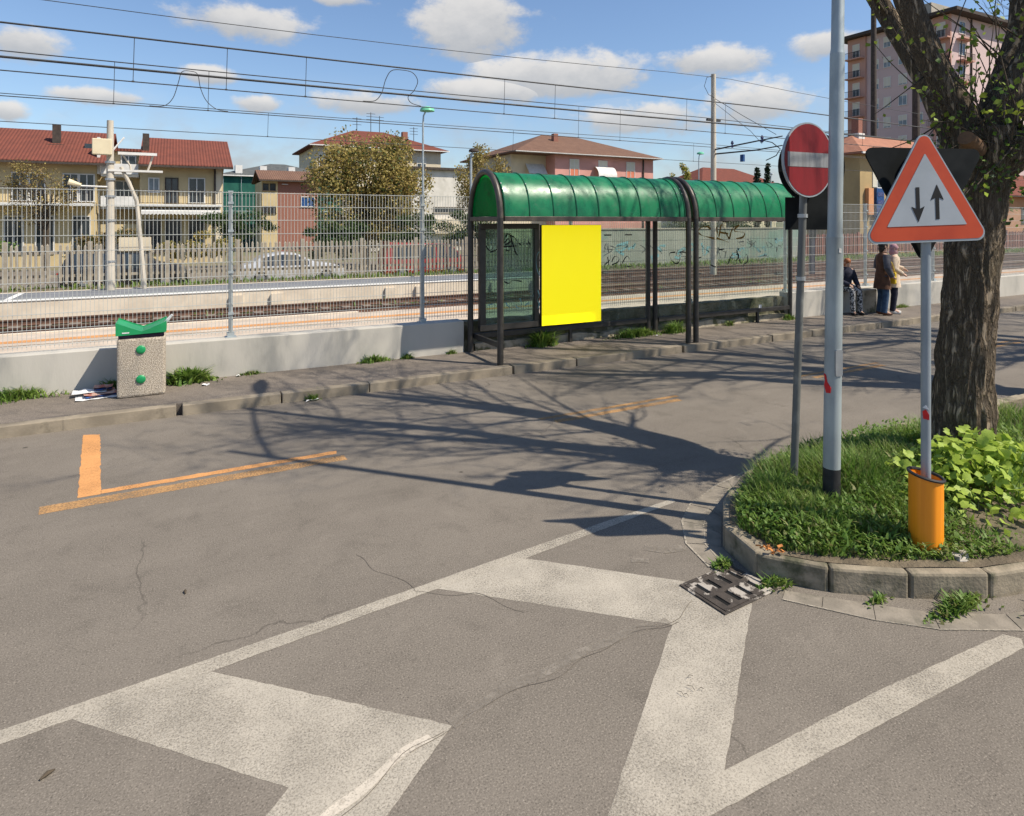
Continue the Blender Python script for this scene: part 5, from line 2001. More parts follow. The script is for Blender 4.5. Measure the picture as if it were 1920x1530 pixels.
# painted wall seen through the shelter glass
mw = thing('painted_wall', 'grey green graffiti covered concrete wall across the tracks behind the shelter', 'wall', (28, 28.25, 0))
MB().box(19.6, 35.9, 28.15, 28.4, -.6, 1.95).build('wall', 'mural_wall', mw)
MB().box(19.6, 35.9, 28.1, 28.45, 1.953, 2.02).build('coping', 'render_grey', mw)
m = MB()
rg_ = random.Random(8)
for k in range(6):
    c = 20.5 + k * 2.5
    for q in range(3):
        x_, z_ = c + rg_.uniform(0, 1.1), rg_.uniform(.3, 1.1)
        stroke(m, [(x_ + rg_.uniform(-.4, .4), z_ + rg_.uniform(-.3, .3)) for _ in range(5)], 28.146, .035)
m.build('graffiti', 'graffiti_black', mw)
m = MB()
for k in range(7):
    c = 21 + k * 2.1
    for q in range(3):
        x_, z_ = c + rg_.uniform(0, 1.2), rg_.uniform(.3, 1.1)
        stroke(m, [(x_ + rg_.uniform(-.5, .5), z_ + rg_.uniform(-.3, .3)) for _ in range(4)], 28.143, .12)
m.build('graffiti', 'graffiti_teal', mw)

dp = thing('marker_post', 'flat dark blue marker post standing beside the rails past the shelter', 'post', (26.1, 19.85, -.1))
MB().box(25.97, 26.27, 19.80, 19.90, -.12, 2.1).build('post', 'navy_cloth', dp)
MB().box(25.9, 26.34, 19.78, 19.797, 1.6, 2.15).build('plate', 'sign_back', dp)

# white notice board on the picket fence
nb = thing('notice_board', 'pale notice board fixed to the concrete picket fence behind the bent pipe post', 'board', (-1.4, 28.12, 0))
MB().box(-1.92, -.86, 28.10, 28.15, 1.28, 1.80).build('panel', 'render_cream', nb)
MB().box(-1.90, -.88, 28.096, 28.0985, 1.40, 1.44).build('stripe', 'render_grey', nb)


# ================================================================== PARKED CARS
def car(lab, s0, L, H_, mat, kind, t_=31.0, hw=.86):
    z0 = -.5
    root = thing('parked_car', lab, 'car', (s0 + L / 2, t_ + hw, z0), 'cars parked behind the picket fence')
    if kind == 'van':
        top_ = [(0, .55), (.01, .95), (.03, 1.0), (.07, 1.0), (.10, .98), (.80, .92), (.86, .80), (.93, .60), (.99, .52), (1, .40)]
    elif kind == 'suv':
        top_ = [(0, .45), (.02, .62), (.06, .93), (.12, .99), (.45, 1.0), (.62, .93), (.74, .66), (.92, .58), (.99, .48), (1, .35)]
    else:
        top_ = [(0, .45), (.02, .62), (.10, .66), (.22, .92), (.38, 1.0), (.52, .98), (.70, .68), (.90, .60), (.99, .48), (1, .35)]
    belt = .52 if kind != 'hatch' else .58
    m = MB()
    xs = [p[0] for p in top_]
    N_ = 26
    st = []
    for k in range(N_ + 1):
        f = k / N_
        h = float(np.interp(f, xs, [p[1] for p in top_]))
        taper = 1 - .10 * (abs(2 * f - 1) ** 4)
        w1 = hw * taper
        zb = z0 + .20
        zbelt = z0 + H_ * min(h, belt)
        ztop = z0 + H_ * h
        wr = w1 * (1 - .22 * max(0, (h - belt)) / (1 - belt))
        x_ = s0 + L * f
        yc = t_ + hw
        st.append([(x_, yc - w1 * .96, zb), (x_, yc - w1, zb + .18), (x_, yc - w1, zbelt - .05), (x_, yc - w1 * .98, zbelt), (x_, yc - wr, max(ztop - .05, zbelt + .001)), (x_, yc - wr * .9, ztop + .002),
                   (x_, yc + wr * .9, ztop + .002), (x_, yc + wr, max(ztop - .05, zbelt + .001)), (x_, yc + w1 * .98, zbelt), (x_, yc + w1, zbelt - .05), (x_, yc + w1, zb + .18), (x_, yc + w1 * .96, zb)])
    for r_ in st:
        m.v += r_
    q = 12
    for k in range(N_):
        for j in range(q):
            a, b = k * q + j, k * q + (j + 1) % q
            m.f.append((a, a + q, b + q, b))
    m.f.append(tuple(range(q)))
    m.f.append(tuple(reversed(range(N_ * q, N_ * q + q))))
    m.build('body', mat, root, smooth=True, angle=28)
    # side windows follow the roof line
    cuts = {'van': [(.62, .74), (.75, .88)], 'suv': [(.10, .26), (.28, .45), (.47, .66)], 'hatch': [(.20, .36), (.38, .52), (.53, .64)]}[kind]
    if kind == 'van':
        cuts = [(.10, .34), (.36, .60)] + cuts
    for a, b in cuts:
        w = MB()
        pts = []
        n_ = 6
        for i in range(n_ + 1):
            f = a + (b - a) * i / n_
            h = float(np.interp(f, xs, [p[1] for p in top_]))
            pts.append((f, max(h - .06, belt + .03)))
        for sgn in (-1, 1):
            w = MB()
            o = 0
            for f, h in pts:
                w1 = hw * (1 - .10 * (abs(2 * f - 1) ** 4))
                wr = w1 * (1 - .22 * max(0, (h - belt)) / (1 - belt))
                w.v += [(s0 + L * f, t_ + hw + sgn * (w1 * .985 + .006), z0 + H_ * (belt + .02)), (s0 + L * f, t_ + hw + sgn * (wr + .012), z0 + H_ * h)]
            for i in range(n_):
                w.f.append((o + 2 * i, o + 2 * i + 2, o + 2 * i + 3, o + 2 * i + 1))
            w.build('window', 'glass_dark', root)
    for f in (.19, .81):
        for sgn in (-1, 1):
            y_ = t_ + hw + sgn * (hw - .09)
            x_ = s0 + L * f
            wo_ = MB().tube([(x_, y_ - .11, z0 + .31), (x_, y_ + .11, z0 + .31)], .31, 18).build('wheel', 'rubber', root)
            MB().tube([(x_, y_ + sgn * .09, z0 + .31), (x_, y_ + sgn * .125, z0 + .31)], .19, 14).build('rim', 'galvanised', wo_)
    for f, ms, nm in ((.0, 'tail_light', 'tail_light'), (1., 'headlight', 'headlight')):
        for sgn in (-1, 1):
            y_ = t_ + hw + sgn * hw * .66
            x_ = s0 + L * f
            MB().box(x_ - .06, x_ + .02 if f else x_ + .06, y_ - .16, y_ + .16, z0 + H_ * .40, z0 + H_ * .47).build(nm, ms, root)
    MB().box(s0 + L - .05, s0 + L + .02, t_ + hw - .26, t_ + hw + .26, z0 + .42, z0 + .53).build('number_plate', 'white_trim', root)
    return root


car('black parked car behind the picket fence near the signal pole', -4.2, 4.7, 1.72, 'car_black', 'suv')
car('silver white hatchback parked behind the picket fence', 2.5, 4.7, 1.45, 'car_silver', 'hatch')
car('red van parked behind the picket fence near the shelter', 9.2, 4.4, 1.86, 'car_red', 'van')

# ================================================================== BUILDINGS
def win(root, face, plane, a, z, w_, h_, frame='white_trim', pane='glass_dark', shut=None, depth=.06):
    """face F: looks towards -y at y=plane, a along x; face L: looks towards -x at x=plane, a along y"""
    def bx(mb, a0, a1, d0, d1, z0, z1):
        if face == 'F':
            mb.box(a0, a1, plane - d1, plane - d0, z0, z1)
        else:
            mb.box(plane - d1, plane - d0, a0, a1, z0, z1)
    f = MB()
    fw = .07
    bx(f, a - w_ / 2 - fw, a + w_ / 2 + fw, .003, depth, z + h_, z + h_ + fw)
    bx(f, a - w_ / 2 - fw - .04, a + w_ / 2 + fw + .04, .003, depth + .05, z - fw, z)
    bx(f, a - w_ / 2 - fw, a - w_ / 2, .003, depth, z, z + h_)
    bx(f, a + w_ / 2, a + w_ / 2 + fw, .003, depth, z, z + h_)
    bx(f, a - .03, a + .03, .022, depth - .01, z, z + h_)
    fo = f.build('window', frame, root)
    p = MB()
    bx(p, a - w_ / 2, a + w_ / 2, .003, .018, z, z + h_)
    p.build('pane', pane, fo)
    if shut:
        s_ = MB()
        if shut[0] == 'roll':
            bx(s_, a - w_ / 2, a + w_ / 2, .02, .045, z + h_ * (1 - shut[2]), z + h_)
        else:
            bx(s_, a - w_ - .02, a - w_ / 2 - fw - .005, .003, .05, z, z + h_)
            bx(s_, a + w_ / 2 + fw + .005, a + w_ + .02, .003, .05, z, z + h_)
        s_.build('shutter', shut[1], fo)
    return fo


def gable_roof(root, s0, s1, t0, t1, ze, zr, mat, over=.6, th=.18, tr=None):
    tr = (t0 + t1) / 2 if tr is None else tr
    k = (zr - ze) / (tr - t0)
    A = [(t0 - over, ze - over * k), (tr, zr), (t1 + over, ze - over * (zr - ze) / (t1 - tr)), (t1 + over, ze - over * (zr - ze) / (t1 - tr) + th), (tr, zr + th), (t0 - over, ze - over * k + th)]
    m = MB()
    n_ = 6
    m.add([(s0, a, b) for a, b in A] + [(s1, a, b) for a, b in A], [(0, 1, 4, 5), (1, 2, 3, 4), (6 + 5, 6 + 4, 6 + 1, 6), (6 + 4, 6 + 3, 6 + 2, 6 + 1)] + [(i, 6 + i, 6 + (i + 1) % 6, (i + 1) % 6) for i in range(6)])
    ro = m.build('roof', mat, root)
    e = MB()
    e.box(s0, s1, t0 - over - .11, t0 - over - .004, ze - over * k - .02, ze - over * k + .12)
    e.build('gutter', 'dark_trim', ro)
    return ro


def hip_roof(root, s0, s1, t0, t1, ze, zr, mat, over=.7, ridge=None, th=.16):
    a0, a1, b0, b1 = s0 - over, s1 + over, t0 - over, t1 + over
    d = (b1 - b0) / 2
    if ridge is None:
        ridge = (a0 + min(d, (a1 - a0) / 2 - .1), a1 - min(d, (a1 - a0) / 2 - .1))
    tm = (b0 + b1) / 2
    m = MB()
    m.add([(a0, b0, ze), (a1, b0, ze), (a1, b1, ze), (a0, b1, ze), (a0, b0, ze + th), (a1, b0, ze + th), (a1, b1, ze + th), (a0, b1, ze + th), (ridge[0], tm, zr), (ridge[1], tm, zr)],
          [(3, 2, 1, 0), (0, 1, 5, 4), (1, 2, 6, 5), (2, 3, 7, 6), (3, 0, 4, 7), (4, 5, 9, 8), (5, 6, 9), (6, 7, 8, 9), (7, 4, 8)])
    ro = m.build('roof', mat, root)
    g = MB()
    g.box(a0 - .1, a1 + .1, b0 - .12, b0 - .004, ze - .03, ze + .10)
    g.build('gutter', 'white_trim', ro)
    return ro


def railing(root, s0, s1, t_, z0, h_=1.0, mat='dark_trim', gap=.14):
    m = MB()
    m.box(s0, s1, t_ - .02, t_ + .02, z0 + h_ - .04, z0 + h_)
    m.box(s0, s1, t_ - .02, t_ + .02, z0 + .05, z0 + .09)
    n_ = int((s1 - s0) / gap)
    for k in range(n_ + 1):
        x_ = s0 + (s1 - s0) * k / n_
        m.box(x_ - .012, x_ + .012, t_ - .012, t_ + .012, z0 + .09, z0 + h_ - .04)
    return m.build('railing', mat, root)


G0 = -.55
# yellow house with two red roofs
yh = thing('yellow_house', 'long yellow house with red tiled roof and balcony behind the bare shrub', 'house', (-12, 51, G0))
MB().box(-26, -4.75, 51, 61, G0, 6.55).build('wall', 'render_yellow', yh)
rf = gable_roof(yh, -26.5, -4.0, 51, 61, 6.55, 8.75, 'tile_red', 1.0)
for s_, h_ in ((-7.3, 9.3), (-14, 9.4)):
    m = MB()
    m.box(s_ - .22, s_ + .22, 53.3, 53.8, 7.4, h_ - .25)
    m.box(s_ - .5, s_ + .5, 53.0, 53.29, 7.2, 7.65)
    m.build('chimney', 'dark_trim', rf)
MB().box(-5.6, -4.9, 52.6, 53.6, 7.3, 7.75).build('skylight', 'glass_dark', rf)
for s_ in (-8.9, -8.0, -6.2, -5.3, -10.6, -12.4, -14.2, -16):
    win(yh, 'F', 51, s_, 3.75, .75, 1.75, 'white_trim', 'glass_dark')
for s_ in (-9.2, -7.6, -5.6, -11.5, -13.5, -15.5):
    win(yh, 'F', 51, s_, .4, .9, 2.3, 'white_trim', 'glass_dark')
MB().box(-24, -4.9, 49.6, 50.99, 3.40, 3.58).build('balcony_slab', 'white_trim', yh)
railing(yh, -24, -4.9, 49.7, 3.58, 1.0)
yc = thing('stair_block', 'narrow yellow stair block with stacked white balconies between the red roofed houses', 'building', (-3.5, 52, G0))
MB().box(-4.74, -2.3, 52.6, 60, G0, 7.3).build('wall', 'render_yellow', yc)
MB().box(-4.9, -2.2, 52.2, 60, 7.303, 7.5).build('roof', 'tile_red', yc)
MB().box(-4.72, -4.55, 50.9, 52.59, 5.6, 8.05).build('side_wall', 'white_trim', yc)
for z in (5.6, 3.4, 1.5):
    MB().box(-4.5, -2.32, 50.7, 50.85, z, z + .7).build('parapet', 'white_trim' if z > 3 else 'render_yellow', yc)
    MB().box(-4.5, -2.32, 50.86, 52.59, z - .15, z).build('balcony_slab', 'white_trim', yc)
win(yc, 'F', 52.6, -3.0, 6.3, .8, .7, 'white_trim', 'glass_dark')
win(yc, 'F', 52.6, -3.3, 3.7, .9, 1.5, 'white_trim', 'glass_dark')
MB().tube([(-3.9, 51.4, 7.2), (-3.2, 51.6, 8.2)], .06, 6).build('roof_pipe', 'white_trim', yc)
y2 = thing('yellow_house', 'short yellow house with red roof, white awning and dark balcony doors', 'house', (.5, 51, G0))
MB().box(-2.25, 2.98, 51, 61, G0, 6.55).build('wall', 'render_yellow', y2)
rf = gable_roof(y2, -2.28, 3.6, 51, 61, 6.55, 8.6, 'tile_red', 1.0)
MB().box(-2.15, -1.75, 52.8, 53.3, 7.3, 8.7).build('chimney', 'dark_trim', rf)
win(y2, 'F', 51, -1.4, 4.45, .55, .92, 'white_trim', 'glass_pale')
win(y2, 'F', 51, -.30, 3.72, .70, 1.68, 'dark_trim', 'glass_dark')
win(y2, 'F', 51, 1.28, 3.74, .95, 1.70, 'white_trim', 'glass_dark')
MB().box(2.5, 2.9, 50.9, 50.99, G0, 6.4).build('corner_pier', 'render_cream', y2)
MB().tube([(2.45, 50.9, 0), (2.45, 50.9, 6.3)], .07, 8).build('downpipe', 'dark_trim', y2)
MB().box(-2.3, 2.85, 49.7, 50.99, 3.42, 3.58).build('balcony_slab', 'white_trim', y2)
railing(y2, -2.3, 2.85, 49.8, 3.58, .95)
aw = MB()
n_ = 22
for k in range(n_):
    a, b = -2.1 + 4.85 * k / n_, -2.1 + 4.85 * (k + 1) / n_
    aw.add([(a, 50.95, 3.35), (b, 50.95, 3.35), (b, 49.4, 3.10), (a, 49.4, 3.10), (b, 49.4, 2.92), ((a + b) / 2, 49.4, 2.84), (a, 49.4, 2.92)], [(0, 1, 2, 3), (3, 2, 4, 5, 6)])
aw.build('awning', 'white_trim', y2)
for s_ in (-1.5, -.2, 1.3):
    win(y2, 'F', 51, s_, .2, .9, 2.3, 'dark_trim', 'glass_dark')

gn = thing('netted_building', 'building wrapped in dark green scaffold netting under a grey roof', 'building', (9, 75, G0))
MB().box(4.3, 17, 75, 86, G0, 7.3).build('wall', 'scaffold_net', gn)
rf = hip_roof(gn, 4.3, 17, 75, 86, 7.3, 9.2, 'slate', .3)
for s_ in (6.0, 8.5, 11.5):
    MB().box(s_ - .35, s_ + .35, 75.3, 76.6, 7.6, 8.5).build('dormer', 'white_trim', rf)
m = MB()
for s_ in np.arange(4.4, 17, 1.8):
    m.tube([(s_, 74.8, G0), (s_, 74.8, 7.6)], .03, 5)
for z in (1.5, 3.5, 5.5, 7.3):
    m.tube([(4.3, 74.8, z), (17, 74.8, z)], .03, 5)
m.build('scaffold', 'fence_metal', gn)

bh = thing('brick_house', 'low house with brick side and cream end beside the green netting', 'house', (9.5, 66, G0))
MB().box(7.3, 8.75, 66, 72, G0, 6.3).build('wall', 'render_yellow', bh)
MB().box(8.76, 12.6, 66.0, 72, G0, 6.3).build('wall', 'brick_wall', bh)
gable_roof(bh, 7.0, 13.0, 66, 72, 6.45, 7.4, 'tile_brown', .5)
for s_ in (7.65, 8.3):
    win(bh, 'F', 66, s_, 5.4, .4, .6, 'dark_trim', 'glass_dark')
    win(bh, 'F', 66, s_, 3.2, .45, .6, 'dark_trim', 'glass_dark')
win(bh, 'F', 66, 11.6, 3.9, 1.2, .9, 'white_trim', 'board_blue')
m = MB()
for (s_, z) in ((9.4, 6.0), (11.4, 6.4)):
    m.rings([(s_, 65.8, z, .30, .05), (s_, 65.8, z + .05, .30, .05)], 12)
m.build('satellite_dish', 'white_trim', bh)

hr = thing('hipped_house', 'cream house with red hipped roof and aerials behind the olive tree', 'house', (22, 80, G0))
MB().box(15.0, 31.2, 80, 92, G0, 11.6).build('wall', 'render_cream', hr)
rf = hip_roof(hr, 15.0, 31.2, 80, 92, 11.6, 14.6, 'tile_red', .8)
MB().box(26.6, 27.3, 82, 82.7, 12.6, 14.3).build('chimney', 'brick_wall', rf)
for s_ in (16, 20, 24.5, 28.5):
    for z in (9.2, 6):
        win(hr, 'F', 80, s_, z, 1.1, 1.5, 'white_trim', 'glass_dark', ('roll', 'shutter_pale', .5))
m = MB()
for s_, h_ in ((21.5, 16.4), (23.4, 17.2), (24.6, 16.8), (29.5, 15.6)):
    m.tube([(s_, 86, 13.5), (s_, 86, h_)], .05, 5)
    for z in (h_ - .2, h_ - .6, h_ - 1.0):
        m.box(s_ - .6, s_ + .6, 85.97, 86.03, z, z + .05)
m.build('aerial', 'wire_dark', rf)

wb = thing('white_workshop', 'stained white windowless workshop wall with dark eaves beside the olive tree', 'building', (24, 60, G0))
MB().box(20.3, 31, 60, 70, G0, 7.5).build('wall', 'render_white', wb)
MB().box(20.0, 31.3, 59.6, 70.3, 7.503, 7.75).build('roof', 'dark_trim', wb)
MB().box(16.5, 20.29, 60.5, 69, G0, 5.2).build('annex', 'render_white', wb)
MB().box(16.2, 20.29, 60.1, 69.3, 5.203, 5.4).build('annex_roof', 'dark_trim', wb)
win(wb, 'F', 60, 24.2, 3.3, 3.0, .5, 'render_grey', 'glass_dark')
MB().box(22.3, 31, 59.3, 59.99, 1.2, 2.6).build('plinth', 'render_cream', wb)

ph = thing('pink_house', 'salmon pink house with brown hipped roof and white window awning', 'house', (45, 62, G0))
MB().box(38.0, 52.2, 62, 76, G0, 10.0).build('wall', 'render_pink', ph)
MB().box(33.4, 37.99, 64.0, 76, G0, 10.0).build('wall', 'render_cream', ph)
rf = hip_roof(ph, 33.4, 52.2, 62, 76, 10.0, 13.2, 'tile_brown', .8)
m = MB()
m.box(40.3, 40.9, 66, 66.6, 11.4, 13.0)
m.build('chimney', 'brick_wall', rf)
for s_ in (40.6, 44.6, 48.7):
    win(ph, 'F', 62, s_, 7.3, 1.15, 2.2, 'white_trim', 'shutter_orange', ('roll', 'shutter_pale', .48))
    win(ph, 'F', 62, s_, 4.0, 1.15, 1.8, 'white_trim', 'glass_dark', ('roll', 'shutter_pale', .6))
m = MB()
n_ = 10
for k in range(n_):
    a0, a1 = math.pi / 2 * k / n_, math.pi / 2 * (k + 1) / n_
    m.add([(43.3, 62 - 1.1 * math.sin(a0), 7.6 + 1.2 * math.cos(a0)), (45.9, 62 - 1.1 * math.sin(a0), 7.6 + 1.2 * math.cos(a0)), (45.9, 62 - 1.1 * math.sin(a1), 7.6 + 1.2 * math.cos(a1)), (43.3, 62 - 1.1 * math.sin(a1), 7.6 + 1.2 * math.cos(a1))], [(0, 1, 2, 3)])
m.build('awning', 'white_trim', ph)
m = MB()
m.add([(35.2, 63.9, 9.0), (37.6, 63.9, 9.0), (37.6, 62.9, 7.8), (35.2, 62.9, 7.8)], [(0, 1, 2, 3)])
m.build('awning', 'white_trim', ph)
MB().tube([(50.6, 61.9, 0), (50.6, 61.9, 9.9)], .09, 8).build('downpipe', 'dark_trim', ph)

rr_ = thing('red_roof_house', 'distant low house with wide red roof behind the shelter', 'house', (119, 110, G0))
MB().box(107, 131.5, 110, 124, G0, 11.3).build('wall', 'render_cream', rr_)
hip_roof(rr_, 107, 131.5, 110, 124, 11.3, 15.6, 'tile_red', .8)

# tan station building
sb = thing('station_building', 'tan two storey station building with faded tiled hip roof and brick chimney', 'building', (51, 35, G0))
MB().box(45.4, 58, 30.4, 35.0, G0, 7.45).build('wall', 'render_tan', sb)
rf = hip_roof(sb, 45.4, 58, 30.4, 35.0, 7.45, 9.3, 'tile_orange', .6)
MB().box(47.9, 48.45, 32.2, 32.8, 8.6, 10.6).build('chimney', 'brick_wall', rf)
MB().box(47.8, 48.55, 32.1, 32.9, 8.7, 9.4).build('chimney_collar', 'white_trim', rf)
win(sb, 'F', 30.4, 48.0, 5.0, 1.1, 1.5, 'white_trim', 'glass_dark', ('side', 'shutter_pale'))
win(sb, 'F', 30.4, 52.0, 5.0, 1.1, 1.5, 'white_trim', 'glass_dark', ('side', 'shutter_pale'))
win(sb, 'F', 30.4, 55.8, 5.0, 1.1, 1.5, 'white_trim', 'glass_dark', ('side', 'shutter_pale'))
for s_ in (48, 52, 55.8):
    win(sb, 'F', 30.4, s_, .4, 1.1, 2.2, 'white_trim', 'glass_dark')
MB().box(45.9, 49.5, 30.3, 30.385, 4.1, 6.2).build('pale_render_panel', 'render_cream', sb) if False else None
bb = thing('departure_board', 'dark blue departure board beside an orange box on the tan building', 'board', (47.2, 29.9, 2.5))
MB().box(46.9, 47.8, 30.05, 30.385, 2.7, 4.9).build('panel', 'board_blue', bb)
for z in (3.1, 3.7, 4.3):
    MB().box(47.0, 47.7, 30.03, 30.047, z, z + .3).build('row', 'insulator', bb)
MB().box(46.0, 46.6, 30.1, 30.385, 2.9, 4.9).build('box', 'box_orange', bb)

# orange house past the tree trunk
oh = thing('orange_house', 'orange rendered house with red roof beyond the tracks past the tree trunk', 'house', (88, 41, G0))
MB().box(80, 104, 39, 50, G0, 5.6).build('wall', 'render_orange', oh)
gable_roof(oh, 79, 105, 39, 50, 5.6, 8.4, 'tile_red', .7)
for s_ in (84, 89, 94, 99):
    win(oh, 'F', 39, s_, 2.2, 1.3, 1.8, 'dark_trim', 'glass_dark')

# pink tower block
tw_ = thing('tower_block', 'eight storey dusty pink apartment tower with balconies behind the tree', 'building', (100, 56, G0))
MB().box(93.3, 122, 49.3, 64.3, G0, 30.6).build('wall', 'tower_pink', tw_)
m = MB()
m.box(91.9, 123.4, 47.9, 65.7, 30.65, 31.1)
m.build('roof_slab', 'dark_trim', tw_)
MB().box(97, 106, 54, 60, 31.11, 34.2).build('lift_house', 'render_grey', tw_)
MB().box(93.0, 93.29, 61.4, 64.3, G0, 30.6).build('corner_strip', 'tower_salmon', tw_)
MB().box(93.0, 93.29, 49.3, 51.6, G0, 30.6).build('corner_strip', 'tower_salmon', tw_)
for fl in range(9):
    z = 4.4 + 2.98 * fl
    for k, t_ in enumerate((60.0, 58.2, 55.9, 53.6)):
        win(tw_, 'L', 93.3, t_, z, .95 if k != 2 else 1.1, 1.45, 'white_trim', 'glass_pale', ('roll', 'shutter_pale', random.choice([.1, .5, .9])))
    for t_ in (62.9, 50.5):
        win(tw_, 'L', 93.0, t_, z - .7, 1.0, 2.1, 'white_trim', 'glass_dark', ('roll', 'shutter_pale', .45))
        MB().box(92.0, 92.99, t_ - 1.35, t_ + 1.35, z - .95, z - .78).build('balcony_slab', 'tower_salmon', tw_)
        m = MB()
        m.box(91.98, 92.03, t_ - 1.3, t_ + 1.3, z + .1, z + .16)
        for q in range(14):
            m.box(91.99, 92.02, t_ - 1.3 + .2 * q, t_ - 1.27 + .2 * q, z - .78, z + .1)
        m.build('railing', 'dark_trim', tw_)
    for s_ in (95.8,):
        win(tw_, 'F', 49.3, s_, z, 1.4, 1.6, 'white_trim', 'glass_dark')
        MB().box(s_ - 1.4, s_ + 1.4, 48.3, 49.29, z - 1.0, z - .8).build('balcony_slab', 'tower_salmon', tw_)
        m = MB()
        m.box(s_ - 1.4, s_ + 1.4, 48.3, 48.34, z + .0, z + .06)
        for q in range(14):
            m.box(s_ - 1.4 + .21 * q, s_ - 1.37 + .21 * q, 48.3, 48.33, z - .8, z)
        m.build('railing', 'dark_trim', tw_)
m = MB()
m.tube([(98.0, 49.2, 0), (98.0, 49.2, 30.5)], .12, 8)
m.build('downpipe', 'dark_trim', tw_)

for k, (s_, t_, r, z1, lab) in enumerate(((60.2, 38.9, .30, 27, 'tall thin dark mast rising behind the brick chimney'), (59.4, 34.4, .38, 17.0, 'dark mast between the brick chimney and the tree limb'))):
    o = thing('dark_mast', lab, 'mast', (s_, t_, G0))
    MB().tube([(s_, t_, G0), (s_, t_, z1)], [r, r * .75], 10).build('column', 'dark_trim', o, smooth=True)
    MB().box(s_ - .9, s_ + .9, t_ - .1, t_ + .1, z1 - .4, z1 - .2).build('crossarm', 'dark_trim', o)


# ================================================================== BACKGROUND TREES AND HEDGES
def crown_tree(name, lab, s_, t_, z0, zc, rx, ry, rz, n_, size, mats, probs, seed, trunk_r=.2, grp='trees beyond the railway', clumps=26, multi=1, fill=.62):
    rg = np.random.default_rng(seed)
    rd = random.Random(seed)
    root = thing(name, lab, 'tree' if trunk_r > .05 else 'shrub', (s_, t_, z0), grp)
    cs = []
    for k in range(clumps):
        d = rg.normal(0, 1, 3)
        d /= np.linalg.norm(d)
        r = rg.uniform(.35, 1.0) ** .6
        cs.append((s_ + d[0] * rx * r * .85, t_ + d[1] * ry * r * .85, zc + d[2] * rz * r * .85))
    if trunk_r > .0:
        for q in range(multi):
            m = MB()
            ox = rd.uniform(-.5, .5) * (multi > 1)
            m.tube([(s_ + ox, t_, z0), (s_ + ox * 1.1 + rd.uniform(-.15, .15), t_, (z0 + zc) / 2), (s_ + ox * 1.5, t_, zc)], [trunk_r, trunk_r * .8, trunk_r * .5], 8)
            m.build('trunk', 'twig_bark', root, smooth=True)
        m = MB()
        for c in cs:
            b0 = Vector((s_ + rd.uniform(-.2, .2), t_, z0 + (zc - z0) * rd.uniform(.5, 1.0)))
            mid = b0.lerp(Vector(c), .55) + Vector((rd.uniform(-.3, .3), rd.uniform(-.3, .3), -.15))
            m.tube([b0, mid, c], [trunk_r * .35, trunk_r * .22, .015], 5, cap=False)
        m.build('limbs', 'twig_bark', root)
    pts = []
    per = n_ // clumps
    for c in cs:
        cr = rg.uniform(.55, 1.1)
        q = rg.normal(0, 1, (per, 3))
        q /= np.linalg.norm(q, axis=1)[:, None]
        rr = rg.uniform(.15, 1, per) ** .5 * cr * fill * 1.25
        pts.append(np.array(c) + q * rr[:, None] * np.array([rx, ry, rz]) * .42)
    pts = np.concatenate(pts)
    leaf_cloud('crown', [tuple(p) for p in pts], size, mats, probs, root, rg, .05, 1)
    return root


crown_tree('broad_tree', 'broad olive brown leafed tree behind the picket fence', 10.5, 39.6, G0, 4.3, 4.1, 3.2, 3.9, 26000, .15, ['olive_leaf', 'brown_leaf', 'hedge_leaf'], [.66, .22, .12], 31, .25, clumps=64)
crown_tree('thin_tree', 'thin olive tree half hidden by the shelter roof', 18.9, 41.2, G0, 5.2, 2.3, 2.0, 2.9, 7000, .13, ['olive_leaf', 'brown_leaf'], [.7, .3], 32, .15, clumps=30)
crown_tree('thin_tree', 'sparse brown budding tree in front of the long yellow house', -7.0, 46, G0, 4.0, 2.2, 1.8, 2.2, 2800, .10, ['brown_leaf', 'olive_leaf'], [.7, .3], 33, .1, clumps=30, multi=3)
crown_tree('poplar', 'small pale green tree past the pink house', 62, 68, G0, 8.5, 1.4, 1.4, 2.2, 900, .25, ['young_leaf', 'olive_leaf'], [.5, .5], 34, .15, clumps=14)
for k, (s_, t_, zt, lab) in enumerate(((118, 104, 14.6, 'shorter dark cypress before the distant red roof'), (121.5, 104, 15.6, 'taller dark cypress before the distant red roof'))):
    root = thing('cypress', lab, 'tree', (s_, t_, G0), 'cypress pair')
    MB().tube([(s_, t_, G0), (s_, t_, zt - 2)], [.2, .08], 6).build('trunk', 'twig_bark', root)
    rg = np.random.default_rng(50 + k)
    n_ = 1200
    zz = rg.uniform(0, 1, n_)
    an = rg.uniform(0, 6.28, n_)
    r = 1.15 * np.clip(np.minimum(zz * 5, (1 - zz) * 1.6), 0, 1) ** .7 * rg.uniform(.5, 1, n_)
    pts = np.stack([s_ + r * np.cos(an), t_ + r * np.sin(an), 1 + zz * (zt - 1)], 1)
    leaf_cloud('crown', [tuple(p) for p in pts], .5, ['cypress_leaf'], [1.], root, rg, .1, 1)
